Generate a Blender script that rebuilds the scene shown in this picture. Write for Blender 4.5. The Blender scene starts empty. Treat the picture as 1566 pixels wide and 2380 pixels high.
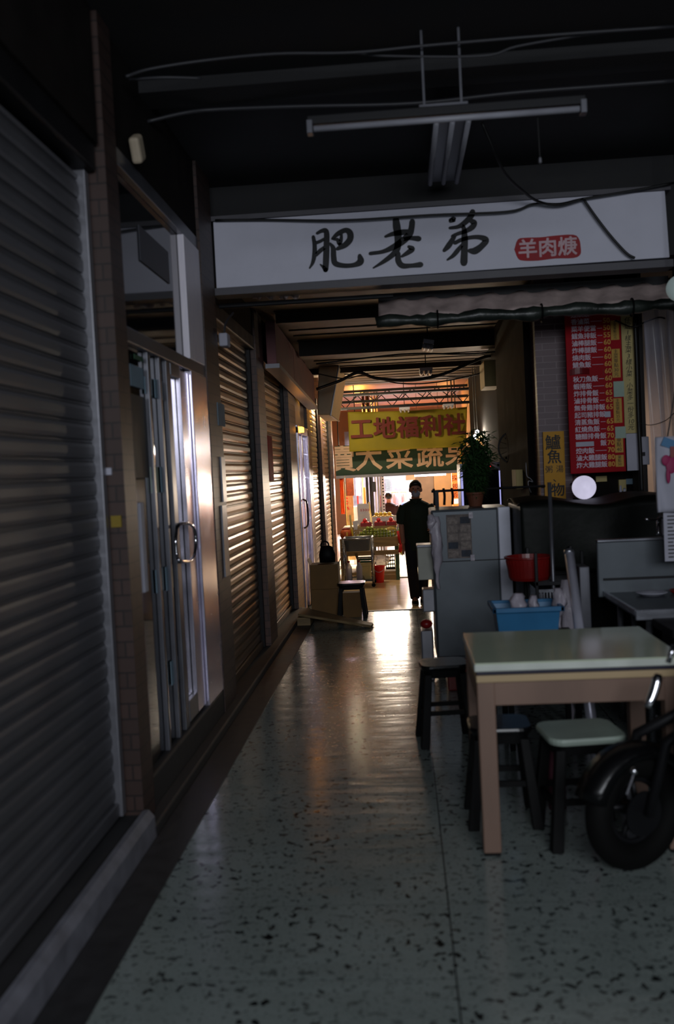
import bpy, bmesh, math, random
from mathutils import Vector, Matrix, Euler
random.seed(7)
S = bpy.context.scene
COL = S.collection

# ------------------------------------------------------------------ camera, world, light, exposure
F, CX, CY, H = 2200.0, 783.0, 1190.0, 1.56
def _n(v): return Vector(v).normalized()
_Y = _n(((932 - 783) / F, (1190 - 1089) / F, 1))
_Z = Vector((-0.05, 1, 0)); _Z.z = -(_Z.x * _Y.x + _Z.y * _Y.y) / _Y.z; _Z.normalize()
_X = Vector(_Z.cross(_Y)); _X = -_X if _X.x < 0 else _X
def to_world(c):                       # camera-frame vector (right, up, forward) -> world
    c = Vector(c); return Vector((c.dot(_X), c.dot(_Y), c.dot(_Z)))
EYE = Vector((0, 0, H))
cd = bpy.data.cameras.new('camera'); cam = bpy.data.objects.new('camera', cd); COL.objects.link(cam)
cd.sensor_fit = 'VERTICAL'; cd.sensor_height = 36.0; cd.lens = F * 36.0 / 2380.0
cd.clip_start = 0.05; cd.clip_end = 200
r, u, f = to_world((1, 0, 0)), to_world((0, 1, 0)), to_world((0, 0, 1))
cam.matrix_world = Matrix(((r.x, u.x, -f.x, 0), (r.y, u.y, -f.y, 0), (r.z, u.z, -f.z, H), (0, 0, 0, 1)))
cd.dof.use_dof = True; cd.dof.focus_distance = 12.5; cd.dof.aperture_fstop = 2.0
S.camera = cam
S.view_settings.view_transform = 'Standard'; S.view_settings.look = 'None'
S.view_settings.gamma = 1; S.view_settings.use_curve_mapping = False
S.view_settings.exposure = 0.0
S.cycles.use_denoising = True
S.cycles.max_bounces = 8; S.cycles.diffuse_bounces = 4; S.cycles.glossy_bounces = 4
S.cycles.transparent_max_bounces = 12; S.cycles.sample_clamp_indirect = 6

W = bpy.data.worlds.new('world'); S.world = W; W.use_nodes = True
bg = W.node_tree.nodes['Background']; bg.inputs[0].default_value = (0.55, 0.65, 0.9, 1); bg.inputs[1].default_value = 0.05

def area(name, loc, size, power, col, aim=(0, 0, -1), spread=180):
    l = bpy.data.lights.new(name, 'AREA'); l.shape = 'RECTANGLE'; l.size, l.size_y = size
    l.energy = power; l.color = col; l.spread = math.radians(spread)
    o = bpy.data.objects.new(name, l); COL.objects.link(o); o.location = loc
    o.rotation_euler = Vector(aim).to_track_quat('-Z', 'Y').to_euler(); return o
def point(name, loc, power, col, rad=0.05):
    l = bpy.data.lights.new(name, 'POINT'); l.energy = power; l.color = col; l.shadow_soft_size = rad
    o = bpy.data.objects.new(name, l); COL.objects.link(o); o.location = loc; return o
area('daylight_street_end', (1.0, -2.8, 2.7), (4.0, 1.5), 165, (0.88, 0.93, 1.0), (0.02, 1, -0.5))
area('market_skylight', (0.2, 24.1, 2.5), (2.4, 2.2), 1500, (0.97, 0.93, 1.0), (0, 0.15, -1), spread=150)  # unseen panel added under the solid roof to brighten the far market
point('tube_glow', (0.75, 19.3, 1.55), 60, (1.0, 0.85, 0.72), 0.05)
point('violet_sign_glow', (-1.1, 17.85, 1.2), 16, (0.9, 0.75, 1.0), 0.05)
area('tube_lamp_light', (0.08, 18.5, 1.40), (1.4, 0.12), 150, (1.0, 0.82, 0.62), (0, -1, -1.2))
area('stall_lamp_light', (-0.35, 17.5, 1.8), (1.2, 0.3), 480, (1.0, 0.82, 0.55), (0.0, -0.9, -1))
area('curtain_room_daylight', (2.6, 8.6, 1.9), (1.2, 0.6), 7, (1.0, 0.82, 0.7), (0.0, 0.8, -1))
point('orange_lamp_light', (-0.8, 19.6, 2.85), 110, (1.0, 0.42, 0.06), 0.1)
point('orange_lamp_light.001', (1.0, 20.0, 2.9), 12, (1.0, 0.45, 0.1), 0.1)
point('white_lamp_light', (1.12, 13.5, 2.0), 22, (1.0, 0.86, 0.66), 0.04)
point('aisle_lamp_light', (-0.95, 14.7, 2.55), 85, (1.0, 0.80, 0.50), 0.06)  # added warm fill hidden behind the box sign, no lamp there

# ------------------------------------------------------------------ pixel rays (used only to read world coordinates)
def ray(px, py): return to_world(((px - CX) / F, (CY - py) / F, 1))
def PY(px, py, y): d = ray(px, py); return EYE + d * (y / d.y)
def PZ(px, py, z): d = ray(px, py); return EYE + d * ((z - H) / d.z)
def PX(px, py, x): d = ray(px, py); return EYE + d * (x / d.x)

# ------------------------------------------------------------------ materials
def lin(h):
    h = h.lstrip('#'); o = []
    for i in (0, 2, 4):
        c = int(h[i:i + 2], 16) / 255; o.append(c / 12.92 if c <= 0.04045 else ((c + 0.055) / 1.055) ** 2.4)
    return (*o, 1)
def mat(name, col, rough=0.6, metal=0.0, var=0.12, scale=6.0, bump=0.0, bscale=40.0, emit=0.0, alpha=1.0, trans=0.0, stretch=(1, 1, 1), coat=0.0, spec=0.5, rvar=0.1):
    m = bpy.data.materials.new(name); m.use_nodes = True; nt = m.node_tree; N = nt.nodes; L = nt.links
    b = N['Principled BSDF']; c = lin(col)
    tc = N.new('ShaderNodeTexCoord'); mp = N.new('ShaderNodeMapping'); mp.inputs['Scale'].default_value = stretch
    L.new(tc.outputs['Object'], mp.inputs[0])
    nz = N.new('ShaderNodeTexNoise'); nz.inputs['Scale'].default_value = scale; nz.inputs['Detail'].default_value = 5
    L.new(mp.outputs[0], nz.inputs['Vector'])
    rp = N.new('ShaderNodeValToRGB'); rp.color_ramp.elements[0].position = 0.3; rp.color_ramp.elements[1].position = 0.7
    rp.color_ramp.elements[0].color = tuple(x * (1 - var) for x in c[:3]) + (1,)
    rp.color_ramp.elements[1].color = tuple(min(1, x * (1 + var)) for x in c[:3]) + (1,)
    L.new(nz.outputs[0], rp.inputs[0]); L.new(rp.outputs[0], b.inputs['Base Color'])
    mr = N.new('ShaderNodeMapRange'); mr.inputs[3].default_value = max(0.03, rough - rvar); mr.inputs[4].default_value = min(1, rough + rvar)
    L.new(nz.outputs[0], mr.inputs[0]); L.new(mr.outputs[0], b.inputs['Roughness'])
    b.inputs['Metallic'].default_value = metal; b.inputs['Alpha'].default_value = alpha
    b.inputs['Transmission Weight'].default_value = trans; b.inputs['Coat Weight'].default_value = coat
    b.inputs['Specular IOR Level'].default_value = spec
    if emit: L.new(rp.outputs[0], b.inputs['Emission Color']); b.inputs['Emission Strength'].default_value = emit
    if bump:
        n2 = N.new('ShaderNodeTexNoise'); n2.inputs['Scale'].default_value = bscale; n2.inputs['Detail'].default_value = 4
        L.new(mp.outputs[0], n2.inputs['Vector'])
        bp = N.new('ShaderNodeBump'); bp.inputs['Strength'].default_value = bump; bp.inputs['Distance'].default_value = 0.01
        L.new(n2.outputs[0], bp.inputs['Height']); L.new(bp.outputs[0], b.inputs['Normal'])
    return m
def brick_mat(name, c1, c2, mortar, bw=0.22, bh=0.065, rough=0.45):
    m = bpy.data.materials.new(name); m.use_nodes = True; nt = m.node_tree; N = nt.nodes; L = nt.links
    b = N['Principled BSDF']; tc = N.new('ShaderNodeTexCoord'); sp = N.new('ShaderNodeSeparateXYZ'); cb = N.new('ShaderNodeCombineXYZ')
    ad = N.new('ShaderNodeMath'); L.new(tc.outputs['Object'], sp.inputs[0]); L.new(sp.outputs[0], ad.inputs[0]); L.new(sp.outputs[1], ad.inputs[1])
    L.new(ad.outputs[0], cb.inputs[0]); L.new(sp.outputs[2], cb.inputs[1])
    br = N.new('ShaderNodeTexBrick'); br.inputs['Scale'].default_value = 1; br.inputs['Brick Width'].default_value = bw; br.inputs['Row Height'].default_value = bh
    br.inputs['Mortar Size'].default_value = 0.004; br.inputs['Color1'].default_value = lin(c1); br.inputs['Color2'].default_value = lin(c2); br.inputs['Mortar'].default_value = lin(mortar)
    L.new(cb.outputs[0], br.inputs['Vector']); L.new(br.outputs['Color'], b.inputs['Base Color'])
    bp = N.new('ShaderNodeBump'); bp.inputs['Strength'].default_value = 0.6; bp.inputs['Distance'].default_value = 0.004; bp.invert = True
    L.new(br.outputs['Fac'], bp.inputs['Height']); L.new(bp.outputs[0], b.inputs['Normal']); b.inputs['Roughness'].default_value = rough
    return m
def terrazzo(name):
    m = bpy.data.materials.new(name); m.use_nodes = True; nt = m.node_tree; N = nt.nodes; L = nt.links
    b = N['Principled BSDF']; tc = N.new('ShaderNodeTexCoord')
    def noise(s, d=4, dist=0.0):
        n = N.new('ShaderNodeTexNoise'); n.inputs['Scale'].default_value = s; n.inputs['Detail'].default_value = d; n.inputs['Distortion'].default_value = dist
        L.new(tc.outputs['Object'], n.inputs['Vector']); return n
    def ramp(src, p0, p1, c0, c1):
        r = N.new('ShaderNodeValToRGB'); r.color_ramp.elements[0].position = p0; r.color_ramp.elements[1].position = p1
        r.color_ramp.elements[0].color = c0; r.color_ramp.elements[1].color = c1; L.new(src, r.inputs[0]); return r
    def mix(fac, a, bcol):
        x = N.new('ShaderNodeMix'); x.data_type = 'RGBA'; L.new(fac, x.inputs[0])
        for s, i in ((a, 6), (bcol, 7)):
            if isinstance(s, tuple): x.inputs[i].default_value = s
            else: L.new(s, x.inputs[i])
        return x.outputs[2]
    base = ramp(noise(2.2, 6).outputs[0], 0.35, 0.65, lin('#74807d'), lin('#8b9693'))
    fine = ramp(noise(170, 2).outputs[0], 0.42, 0.6, (0, 0, 0, 1), (1, 1, 1, 1))
    c = mix(fine.outputs[0], base.outputs[0], lin('#8c9491'))
    ch = ramp(noise(30, 1.5, 0.3).outputs[0], 0.595, 0.62, (0, 0, 0, 1), (1, 1, 1, 1))
    patch = ramp(noise(3.1, 2).outputs[0], 0.35, 0.6, (0.25, 0.25, 0.25, 1), (1, 1, 1, 1))
    mm = N.new('ShaderNodeMath'); mm.operation = 'MULTIPLY'; L.new(ch.outputs[0], mm.inputs[0]); L.new(patch.outputs[0], mm.inputs[1])
    c = mix(mm.outputs[0], c, lin('#14181a'))
    ch2 = ramp(noise(85, 1).outputs[0], 0.66, 0.69, (0, 0, 0, 1), (0.8, 0.8, 0.8, 1)); c = mix(ch2.outputs[0], c, lin('#343a3a'))
    # joints
    sp = N.new('ShaderNodeSeparateXYZ'); L.new(tc.outputs['Object'], sp.inputs[0])
    def joint(out, off, period, w):
        a = N.new('ShaderNodeMath'); a.operation = 'SUBTRACT'; L.new(out, a.inputs[0]); a.inputs[1].default_value = off
        p = N.new('ShaderNodeMath'); p.operation = 'PINGPONG'; L.new(a.outputs[0], p.inputs[0]); p.inputs[1].default_value = period / 2
        q = N.new('ShaderNodeMath'); q.operation = 'LESS_THAN'; L.new(p.outputs[0], q.inputs[0]); q.inputs[1].default_value = w; return q.outputs[0]
    j1 = joint(sp.outputs[0], 0.095, 1.085, 0.0028); j2 = joint(sp.outputs[1], 3.335, 0.5, 0.0013)
    c = mix(j2, c, lin('#59615f')); c = mix(j1, c, lin('#23282a'))
    L.new(c, b.inputs['Base Color'])
    n3 = noise(5, 5); mr = N.new('ShaderNodeMapRange'); mr.inputs[3].default_value = 0.09; mr.inputs[4].default_value = 0.25
    L.new(n3.outputs[0], mr.inputs[0]); L.new(mr.outputs[0], b.inputs['Roughness'])
    mp = N.new('ShaderNodeMapping'); mp.inputs['Scale'].default_value = (1.2, 5, 1); L.new(tc.outputs['Object'], mp.inputs[0])
    n4 = N.new('ShaderNodeTexNoise'); n4.inputs['Scale'].default_value = 2.2; n4.inputs['Detail'].default_value = 3; L.new(mp.outputs[0], n4.inputs['Vector'])
    bp = N.new('ShaderNodeBump'); bp.inputs['Strength'].default_value = 0.16; bp.inputs['Distance'].default_value = 0.02
    L.new(n4.outputs[0], bp.inputs['Height']); L.new(bp.outputs[0], b.inputs['Normal'])
    return m

m_floor = terrazzo('terrazzo')
m_border = mat('dark_border_tile', '#2c2c2f', 0.5, var=0.25, scale=14)
m_kerb = mat('painted_kerb', '#74757f', 0.7, var=0.25, scale=9)
m_kerbdark = mat('dark_kerb', '#2a2a2d', 0.7)
m_floor2 = mat('worn_concrete_floor', '#d0b488', 0.2, rvar=0.06, var=0.15, scale=3, bump=0.15, bscale=6, stretch=(1, 4, 1))
m_street = mat('alley_paving', '#b5a796', 0.5, var=0.35, scale=9)
m_ceil = mat('dark_painted_ceiling', '#1b1b1e', 0.7, var=0.2, scale=3)
m_ceil2 = mat('brown_ceiling_panels', '#33200f', 0.6, var=0.25, scale=4, stretch=(1, 6, 1))
m_ceil3 = mat('warm_corrugated_roof', '#6a3408', 0.6, var=0.2, scale=4)
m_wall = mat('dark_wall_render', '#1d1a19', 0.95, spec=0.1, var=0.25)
m_wallpale = mat('cream_wall', '#a08c7c', 0.7, var=0.08)
m_tan = mat('tan_wall', '#9a7448', 0.7, var=0.1)
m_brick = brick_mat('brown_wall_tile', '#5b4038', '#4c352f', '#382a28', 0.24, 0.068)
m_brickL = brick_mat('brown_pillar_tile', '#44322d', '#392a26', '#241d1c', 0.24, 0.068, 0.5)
m_brick2 = brick_mat('purple_brick', '#5d434a', '#543b42', '#7c6a6e', 0.21, 0.05)
m_shut = mat('grey_painted_shutter', '#5c5c61', 0.45, metal=0.2, var=0.1, scale=3)
m_shut2 = mat('brown_steel_shutter', '#6f5c48', 0.33, metal=0.45, var=0.2, scale=5)
m_rail = mat('grey_steel_rail', '#85858c', 0.4, metal=0.6)
m_darkmetal = mat('dark_metal', '#1c1c1f', 0.5, metal=0.5)
m_alu2 = mat('polished_aluminium', '#e6e0f4', 0.24, metal=0.9, var=0.04)
m_alu = mat('brushed_aluminium', '#f6f0ff', 0.45, metal=0.1, var=0.06, stretch=(8, 8, 1))
m_alu_dk = mat('dull_aluminium', '#6f7078', 0.35, metal=0.6)
m_steel = mat('stainless_steel', '#9fa1aa', 0.28, metal=0.85, var=0.1, scale=4, stretch=(1, 1, 6))
m_steel_dk = mat('worn_stainless_steel', '#5a6066', 0.42, metal=0.45, var=0.14, scale=4)
m_chrome = mat('chrome', '#d8d8df', 0.12, metal=1.0)
m_glass = mat('dark_glass', '#15161a', 0.06, var=0.05, spec=0.8, rvar=0.02)
m_white = mat('white_sign_face', '#dcdcec', 0.6, var=0.03)
m_ink = mat('black_ink', '#070a12', 0.6, var=0.1)
m_redseal = mat('red_seal', '#a50f1e', 0.6, var=0.15)
m_sealtext = mat('pale_seal_lettering', '#d8b8c0', 0.6)
m_redmenu = mat('red_menu_face', '#a50a1a', 0.6, spec=0.15, var=0.2, scale=2)
m_menutext = mat('pale_menu_lettering', '#dccfdf', 0.6)
m_pricetext = mat('yellow_price_lettering', '#dca440', 0.6)
m_ystick = mat('yellow_sticker', '#c79a3c', 0.6)
m_cream = mat('cream_paper_strip', '#c8b67c', 0.7)
m_paper = mat('white_paper', '#b9b9c8', 0.7, var=0.06)
m_bluep = mat('pale_blue_paper', '#7e97a8', 0.7)
m_mint = mat('pale_green_paper', '#a8bcae', 0.7)
m_ysign = mat('yellow_ochre_sign', '#c99000', 0.6, var=0.08)
m_ban = mat('yellow_banner_cloth', '#857a10', 0.75, var=0.12, scale=3)
m_bantext = mat('red_banner_lettering', '#5c0c06', 0.7)
m_green = mat('green_sign_face', '#06301f', 0.6, var=0.1)
m_beige = mat('beige_sign_lettering', '#b8a090', 0.6)
m_orange = mat('orange_sign_face', '#ff7a3c', 0.6, emit=1.2)
m_orcloth = mat('orange_cloth', '#e0520c', 0.8)
m_redcloth = mat('red_cloth', '#b51620', 0.8)
m_lam = mat('pale_green_laminate', '#c8d2ba', 0.12, rvar=0.04, var=0.05, scale=3)
m_lamedge = mat('white_laminate_edge', '#d3d8cf', 0.4)
m_wood = mat('brown_wood', '#806658', 0.5, var=0.15, scale=5, stretch=(1, 1, 0.2), bump=0.1)
m_woodlt = mat('light_wood_band', '#bda37c', 0.5, var=0.1, scale=5, stretch=(0.2, 1, 1))
m_black = mat('black_paint', '#060607', 0.6, spec=0.2)
m_blackpl = mat('black_plastic', '#09090b', 0.3, coat=0.1, spec=0.4)
m_seat = mat('pale_stool_seat', '#9aa79c', 0.4)
m_tarp = mat('dark_green_tarpaulin', '#080e09', 0.55, spec=0.25, var=0.3, bump=0.4, bscale=9)
m_awn = mat('pale_awning_fabric', '#cdb8b4', 0.6, var=0.25, scale=7, bump=0.5, bscale=12)
m_awnroll = mat('dark_awning_roll', '#2a302c', 0.35, var=0.5, scale=7, bump=0.6, bscale=14)
m_redpl = mat('red_plastic', '#821513', 0.35)
m_bluepl = mat('blue_plastic', '#236c9c', 0.4)
m_bucket = mat('bright_red_plastic', '#e0180c', 0.4)
m_card = mat('brown_cardboard', '#7c5c34', 0.8, var=0.12)
m_cable = mat('black_cable', '#0c0c0d', 0.5)
m_cablegrey = mat('grey_cable', '#333338', 0.5)
m_leaf = mat('dark_green_leaves', '#2c4a26', 0.5, var=0.4, scale=20)
m_skin = mat('skin', '#b07c64', 0.5)
m_hair = mat('black_hair', '#0c0b0c', 0.5)
m_shirtg = mat('dark_green_shirt', '#0f2416', 0.8, bump=0.2)
m_trous = mat('dark_navy_trousers', '#0c1020', 0.8)
m_maroon = mat('dark_maroon_shirt', '#2c0a12', 0.8, var=0.4, scale=40)
m_mask = mat('pale_face_mask', '#9aa2b4', 0.7)
m_lime = mat('green_limes', '#7d8c28', 0.4, var=0.25, scale=9)
m_redfruit = mat('red_fruit', '#d23a40', 0.35, var=0.25)
m_yelfruit = mat('yellow_fruit', '#d8b23a', 0.4, var=0.2)
m_woodold = mat('weathered_wood', '#8a7350', 0.7, var=0.3, stretch=(0.3, 4, 4))
m_clear = mat('clear_plastic', '#c8c8dc', 0.25, alpha=0.28, var=0.2, scale=3, stretch=(12, 12, 0.4))
m_bag = mat('cloudy_plastic_bag', '#c4bcc8', 0.3, alpha=0.75, bump=0.6, bscale=16)
m_tube = mat('lit_fluorescent_tube', '#e8e4ff', 0.5, emit=9.0, var=0.01)
m_tubeoff = mat('unlit_fluorescent_tube', '#9a9aa4', 0.4)
m_bulb = mat('lit_bulb', '#e6e0ff', 0.5, emit=14, var=0.01)
m_bokeh = mat('glowing_globe_glass', '#c8c4dc', 0.4, emit=0.85, var=0.12, scale=9)  # emission imitates a blurred highlight, not lamp glass
m_bokeh_dim = mat('dim_globe_glass', '#9fb0b0', 0.4, emit=0.25, var=0.05)  # weaker glow for the second blurred highlight
m_led = mat('red_indicator', '#ff1818', 0.5, emit=6, var=0.01)
m_litpanel = mat('lit_white_sign', '#ece2ff', 0.5, emit=3.0, var=0.03)
m_strip = mat('cooler_light_strip', '#b8b8ff', 0.5, emit=0.7, var=0.03)
m_terracotta = mat('terracotta_pot', '#6a3a24', 0.7)
m_signred = mat('dusty_red_signboard', '#74464a', 0.6, var=0.3, scale=3)
m_orglow = mat('orange_lamp_glass', '#ff9a30', 0.5, emit=10)
m_tyre = mat('black_rubber', '#060606', 0.8, spec=0.2)

# ------------------------------------------------------------------ mesh builder
ORG = {}
class MB:
    def __init__(s): s.bm = bmesh.new()
    def face(s, pts): return s.bm.faces.new([s.bm.verts.new(p) for p in pts])
    def box(s, x0, x1, y0, y1, z0, z1, M=None):
        vs = [Vector((x, y, z)) for x in (x0, x1) for y in (y0, y1) for z in (z0, z1)]
        if M: vs = [M @ v for v in vs]
        v = [s.bm.verts.new(p) for p in vs]
        for q in ((0, 1, 3, 2), (4, 6, 7, 5), (0, 4, 5, 1), (2, 3, 7, 6), (0, 2, 6, 4), (1, 5, 7, 3)): s.bm.faces.new([v[i] for i in q])
        return s
    def cbox(s, c, sz, M=None, R=None):
        T = Matrix.Translation(Vector(c)) @ (R.to_matrix().to_4x4() if R else Matrix.Identity(4))
        if M: T = M @ T
        return s.box(-sz[0] / 2, sz[0] / 2, -sz[1] / 2, sz[1] / 2, -sz[2] / 2, sz[2] / 2, T)
    def rings(s, rs, caps=True, close=False):
        R = [[s.bm.verts.new(p) for p in ring] for ring in rs]
        n = len(R[0]); k = len(R)
        for a in range(k if close else k - 1):
            A, B = R[a], R[(a + 1) % k]
            for i in range(n): s.bm.faces.new((A[i], A[(i + 1) % n], B[(i + 1) % n], B[i]))
        if caps and not close: s.bm.faces.new(list(reversed(R[0]))); s.bm.faces.new(R[-1])
        return s
    def tube(s, pts, r, seg=8, close=False, caps=True, flat=1.0):
        pts = [Vector(p) for p in pts]; n = len(pts); rr = r if isinstance(r, (list, tuple)) else [r] * n
        rs = []; up = None
        for i, p in enumerate(pts):
            a = pts[(i - 1) % n] if (i or close) else p; b = pts[(i + 1) % n] if (i < n - 1 or close) else p
            t = (b - a).normalized()
            if up is None:
                up = Vector((0, 0, 1)) if abs(t.z) < 0.9 else Vector((0, 1, 0))
            x = t.cross(up).normalized(); y = x.cross(t).normalized(); up = y
            rs.append([p + x * rr[i] * math.cos(2 * math.pi * k / seg) + y * rr[i] * flat * math.sin(2 * math.pi * k / seg) for k in range(seg)])
        return s.rings(rs, caps, close)
    def cyl(s, a, b, r0, r1=None, seg=16): return s.tube([a, b], [r0, r0 if r1 is None else r1], seg)
    def lathe(s, c, prof, seg=24, sx=1, sy=1, M=None):
        c = Vector(c); rs = []
        for r_, z in prof:
            ring = [c + Vector((max(r_, 1e-4) * sx * math.cos(2 * math.pi * k / seg), max(r_, 1e-4) * sy * math.sin(2 * math.pi * k / seg), z)) for k in range(seg)]
            rs.append([M @ p for p in ring] if M else ring)
        return s.rings(rs)
    def ball(s, c, r, seg=16, n=9, M=None):
        r = (r, r, r) if not isinstance(r, (tuple, list)) else r
        return s.lathe(c, [(math.sin(math.pi * i / n), -math.cos(math.pi * i / n) * r[2]) for i in range(n + 1)], seg, r[0], r[1], M)
    def loft(s, rings, seg=16):           # (cx, cy, cz, rx, ry)
        return s.rings([[Vector((x + rx * math.cos(2 * math.pi * k / seg), y + ry * math.sin(2 * math.pi * k / seg), z)) for k in range(seg)] for x, y, z, rx, ry in rings])
    def torus(s, c, R, r, M=None, seg=32, sg=10):
        c = Vector(c); rs = []
        for i in range(seg):
            a = 2 * math.pi * i / seg; d = Vector((math.cos(a), math.sin(a), 0))
            ring = [c * 0 + d * (R + r * math.cos(2 * math.pi * k / sg)) + Vector((0, 0, r * math.sin(2 * math.pi * k / sg))) for k in range(sg)]
            rs.append([(M @ p if M else p) + c for p in ring])
        return s.rings(rs, close=True)
    def grid(s, fn, nu, nv, thick=0):
        V = [[s.bm.verts.new(fn(i / nu, j / nv)) for j in range(nv + 1)] for i in range(nu + 1)]
        for i in range(nu):
            for j in range(nv): s.bm.faces.new((V[i][j], V[i + 1][j], V[i + 1][j + 1], V[i][j + 1]))
        return s
    def build(s, name, m, parent=None, bevel=0, smooth=False, solid=0, remesh=0, org=None):
        bm = s.bm
        bmesh.ops.recalc_face_normals(bm, faces=bm.faces)
        if parent is None:
            if org is None:
                xs = [v.co for v in bm.verts]; lo = Vector([min(p[i] for p in xs) for i in range(3)]); hi = Vector([max(p[i] for p in xs) for i in range(3)])
                org = Vector(((lo.x + hi.x) / 2, (lo.y + hi.y) / 2, lo.z))
        else: org = ORG[parent.name]
        org = Vector(org)
        for v in bm.verts: v.co -= org
        me = bpy.data.meshes.new(name); bm.to_mesh(me); bm.free()
        me.materials.append(m); o = bpy.data.objects.new(name, me); COL.objects.link(o)
        if parent is None: o.location = org
        else: o.parent = parent
        ORG[o.name] = org
        if smooth or remesh:
            for p in me.polygons: p.use_smooth = True
        if remesh:
            md = o.modifiers.new('fuse', 'REMESH'); md.mode = 'VOXEL'; md.voxel_size = remesh; md.use_smooth_shade = True
            sm = o.modifiers.new('soft', 'SMOOTH'); sm.iterations = 3; sm.factor = 0.5
            dg = bpy.context.evaluated_depsgraph_get(); nm = bpy.data.meshes.new_from_object(o.evaluated_get(dg))
            o.modifiers.clear(); o.data = nm
            if not nm.materials: nm.materials.append(m)
        if solid:
            md = o.modifiers.new('thickness', 'SOLIDIFY'); md.thickness = solid; md.offset = 0
        if bevel:
            md = o.modifiers.new('bevel', 'BEVEL'); md.width = bevel; md.segments = 2; md.limit_method = 'ANGLE'
        return o
def tag(o, label=None, cat=None, group=None, kind=None):
    if label: o['label'] = label
    if cat: o['category'] = cat
    if group: o['group'] = group
    if kind: o['kind'] = kind
    return o
def thing(name, label, cat, loc, group=None):
    o = bpy.data.objects.new(name, None); COL.objects.link(o); o.location = loc; o.empty_display_size = 0.1; ORG[o.name] = Vector(loc)
    return tag(o, label, cat, group)
def struct(mb, name, m, **k): return tag(mb.build(name, m, **k), kind='structure')
def dup(root, loc, rot=None, label=None, group=None, scale=None):
    r_ = root.copy(); COL.objects.link(r_); r_.location = loc
    if rot: r_.rotation_euler = rot
    if scale: r_.scale = scale
    if label: r_['label'] = label
    if group: r_['group'] = group
    for ch in list(root.children):
        c = ch.copy(); COL.objects.link(c); c.parent = r_
        for g in list(ch.children):
            d = g.copy(); COL.objects.link(d); d.parent = c
    return r_
def text_mb(mb, s, x, y, z, size, M=None, bold=0.0, ext=0.002, align='CENTER', sx=1.0, shear=0.0):
    """text upright in the xz plane facing -y, centred at (x, y, z)"""
    c = bpy.data.curves.new('lettering', 'FONT'); c.body = s; c.size = size;  c.extrude = ext; c.resolution_u = 2
    c.align_x = align; c.align_y = 'CENTER'; c.shear = shear
    o = bpy.data.objects.new('lettering', c); COL.objects.link(o)
    dg = bpy.context.evaluated_depsgraph_get(); dg.update()
    me = bpy.data.meshes.new_from_object(o.evaluated_get(dg))
    T = Matrix.Translation((x, y, z)) @ Matrix.Rotation(math.pi / 2, 4, 'X') @ Matrix.Scale(sx, 4, (1, 0, 0))
    if M: T = M @ T
    me.transform(T); mb.bm.from_mesh(me)
    if bold > 0:
        nb = 8 if bold > 0.0025 else 4
        for k in range(nb):
            a_ = (k + 0.5) * 2 * math.pi / nb; D = Matrix.Translation((bold * math.cos(a_), 0.00005 * (k + 1), bold * math.sin(a_))); me.transform(D); mb.bm.from_mesh(me); me.transform(D.inverted())
    bpy.data.objects.remove(o); bpy.data.curves.remove(c); bpy.data.meshes.remove(me)
    return mb
def bez(pts, n=8):          # catmull-rom through points
    P = [Vector(p) for p in pts]; P = [P[0] * 2 - P[1]] + P + [P[-1] * 2 - P[-2]]; out = []
    for i in range(1, len(P) - 2):
        for k in range(n):
            t = k / n; a, b, c, d = P[i - 1], P[i], P[i + 1], P[i + 2]
            out.append(0.5 * ((2 * b) + (c - a) * t + (2 * a - 5 * b + 4 * c - d) * t * t + (3 * b - a - 3 * c + d) * t ** 3))
    out.append(P[-2]); return out
ZL = -0.20       # lower floor beyond the step
YS = 10.42       # step edge

# ------------------------------------------------------------------ the setting
struct(MB().box(-1.0, 5, -3.2, YS, -0.35, 0), 'floor', m_floor, org=(0, 0, 0))
struct(MB().box(-1.14, -0.985, -3.2, YS, -0.34, 0.004), 'trim_1', m_border)
struct(MB().box(-1.8, 5, YS, 15.25, ZL - 0.1, ZL), 'floor', m_floor2, org=(0, 0, ZL))
struct(MB().box(-4, 6, 15.25, 27, ZL - 0.1, ZL + 0.015), 'floor', m_street, org=(0, 0, ZL))
struct(MB().box(-1.2, 5, YS - 0.012, YS + 0.03, -0.33, 0.006), 'trim_2', m_darkmetal)
struct(MB().box(-1.8, -1.185, -3.2, 4.02, -0.3, 0.10), 'trim_3', m_kerbdark)
struct(MB().rings([[Vector((-1.145, y, 0)), Vector((-1.20, y, 0.0)), Vector((-1.20, y, 0.118)), Vector((-1.175, y, 0.12)), Vector((-1.15, y, 0.09))] for y in (-3.2, 4.03)]), 'trim_6', m_kerb)
struct(MB().box(-1.8, -1.145, 4.02, 10.6, -0.3, 0.05), 'trim_4', m_kerbdark, bevel=0.01)
struct(MB().box(-1.8, -1.16, 10.6, 17.0, -0.3, ZL + 0.06), 'trim_5', m_kerbdark, bevel=0.01)
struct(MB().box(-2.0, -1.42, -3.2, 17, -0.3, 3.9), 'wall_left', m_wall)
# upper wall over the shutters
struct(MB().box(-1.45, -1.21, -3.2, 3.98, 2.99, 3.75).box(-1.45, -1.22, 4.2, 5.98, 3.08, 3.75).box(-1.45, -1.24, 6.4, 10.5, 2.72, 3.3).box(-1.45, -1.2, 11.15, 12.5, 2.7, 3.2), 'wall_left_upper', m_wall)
struct(MB().box(-1.45, 5, -3.2, 6.6, 3.56, 3.8), 'ceiling', m_ceil)
cb = MB()
for y in (1.5, 3.1, 4.75): cb.box(-1.3, 5, y, y + 0.22, 3.5, 3.6)
cb.box(-1.3, 5, 6.56, 6.75, 2.9, 3.62)
struct(cb, 'ceiling_beam', m_ceil)
c2 = MB().box(-1.45, 5, 6.6, 16.2, 3.02, 3.2); struct(c2, 'ceiling', m_ceil2)
cs = MB()
for i in range(24): cs.box(-1.07, 2.4, 6.9 + i * 0.39, 6.905 + i * 0.39, 3.008, 3.03)
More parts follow.
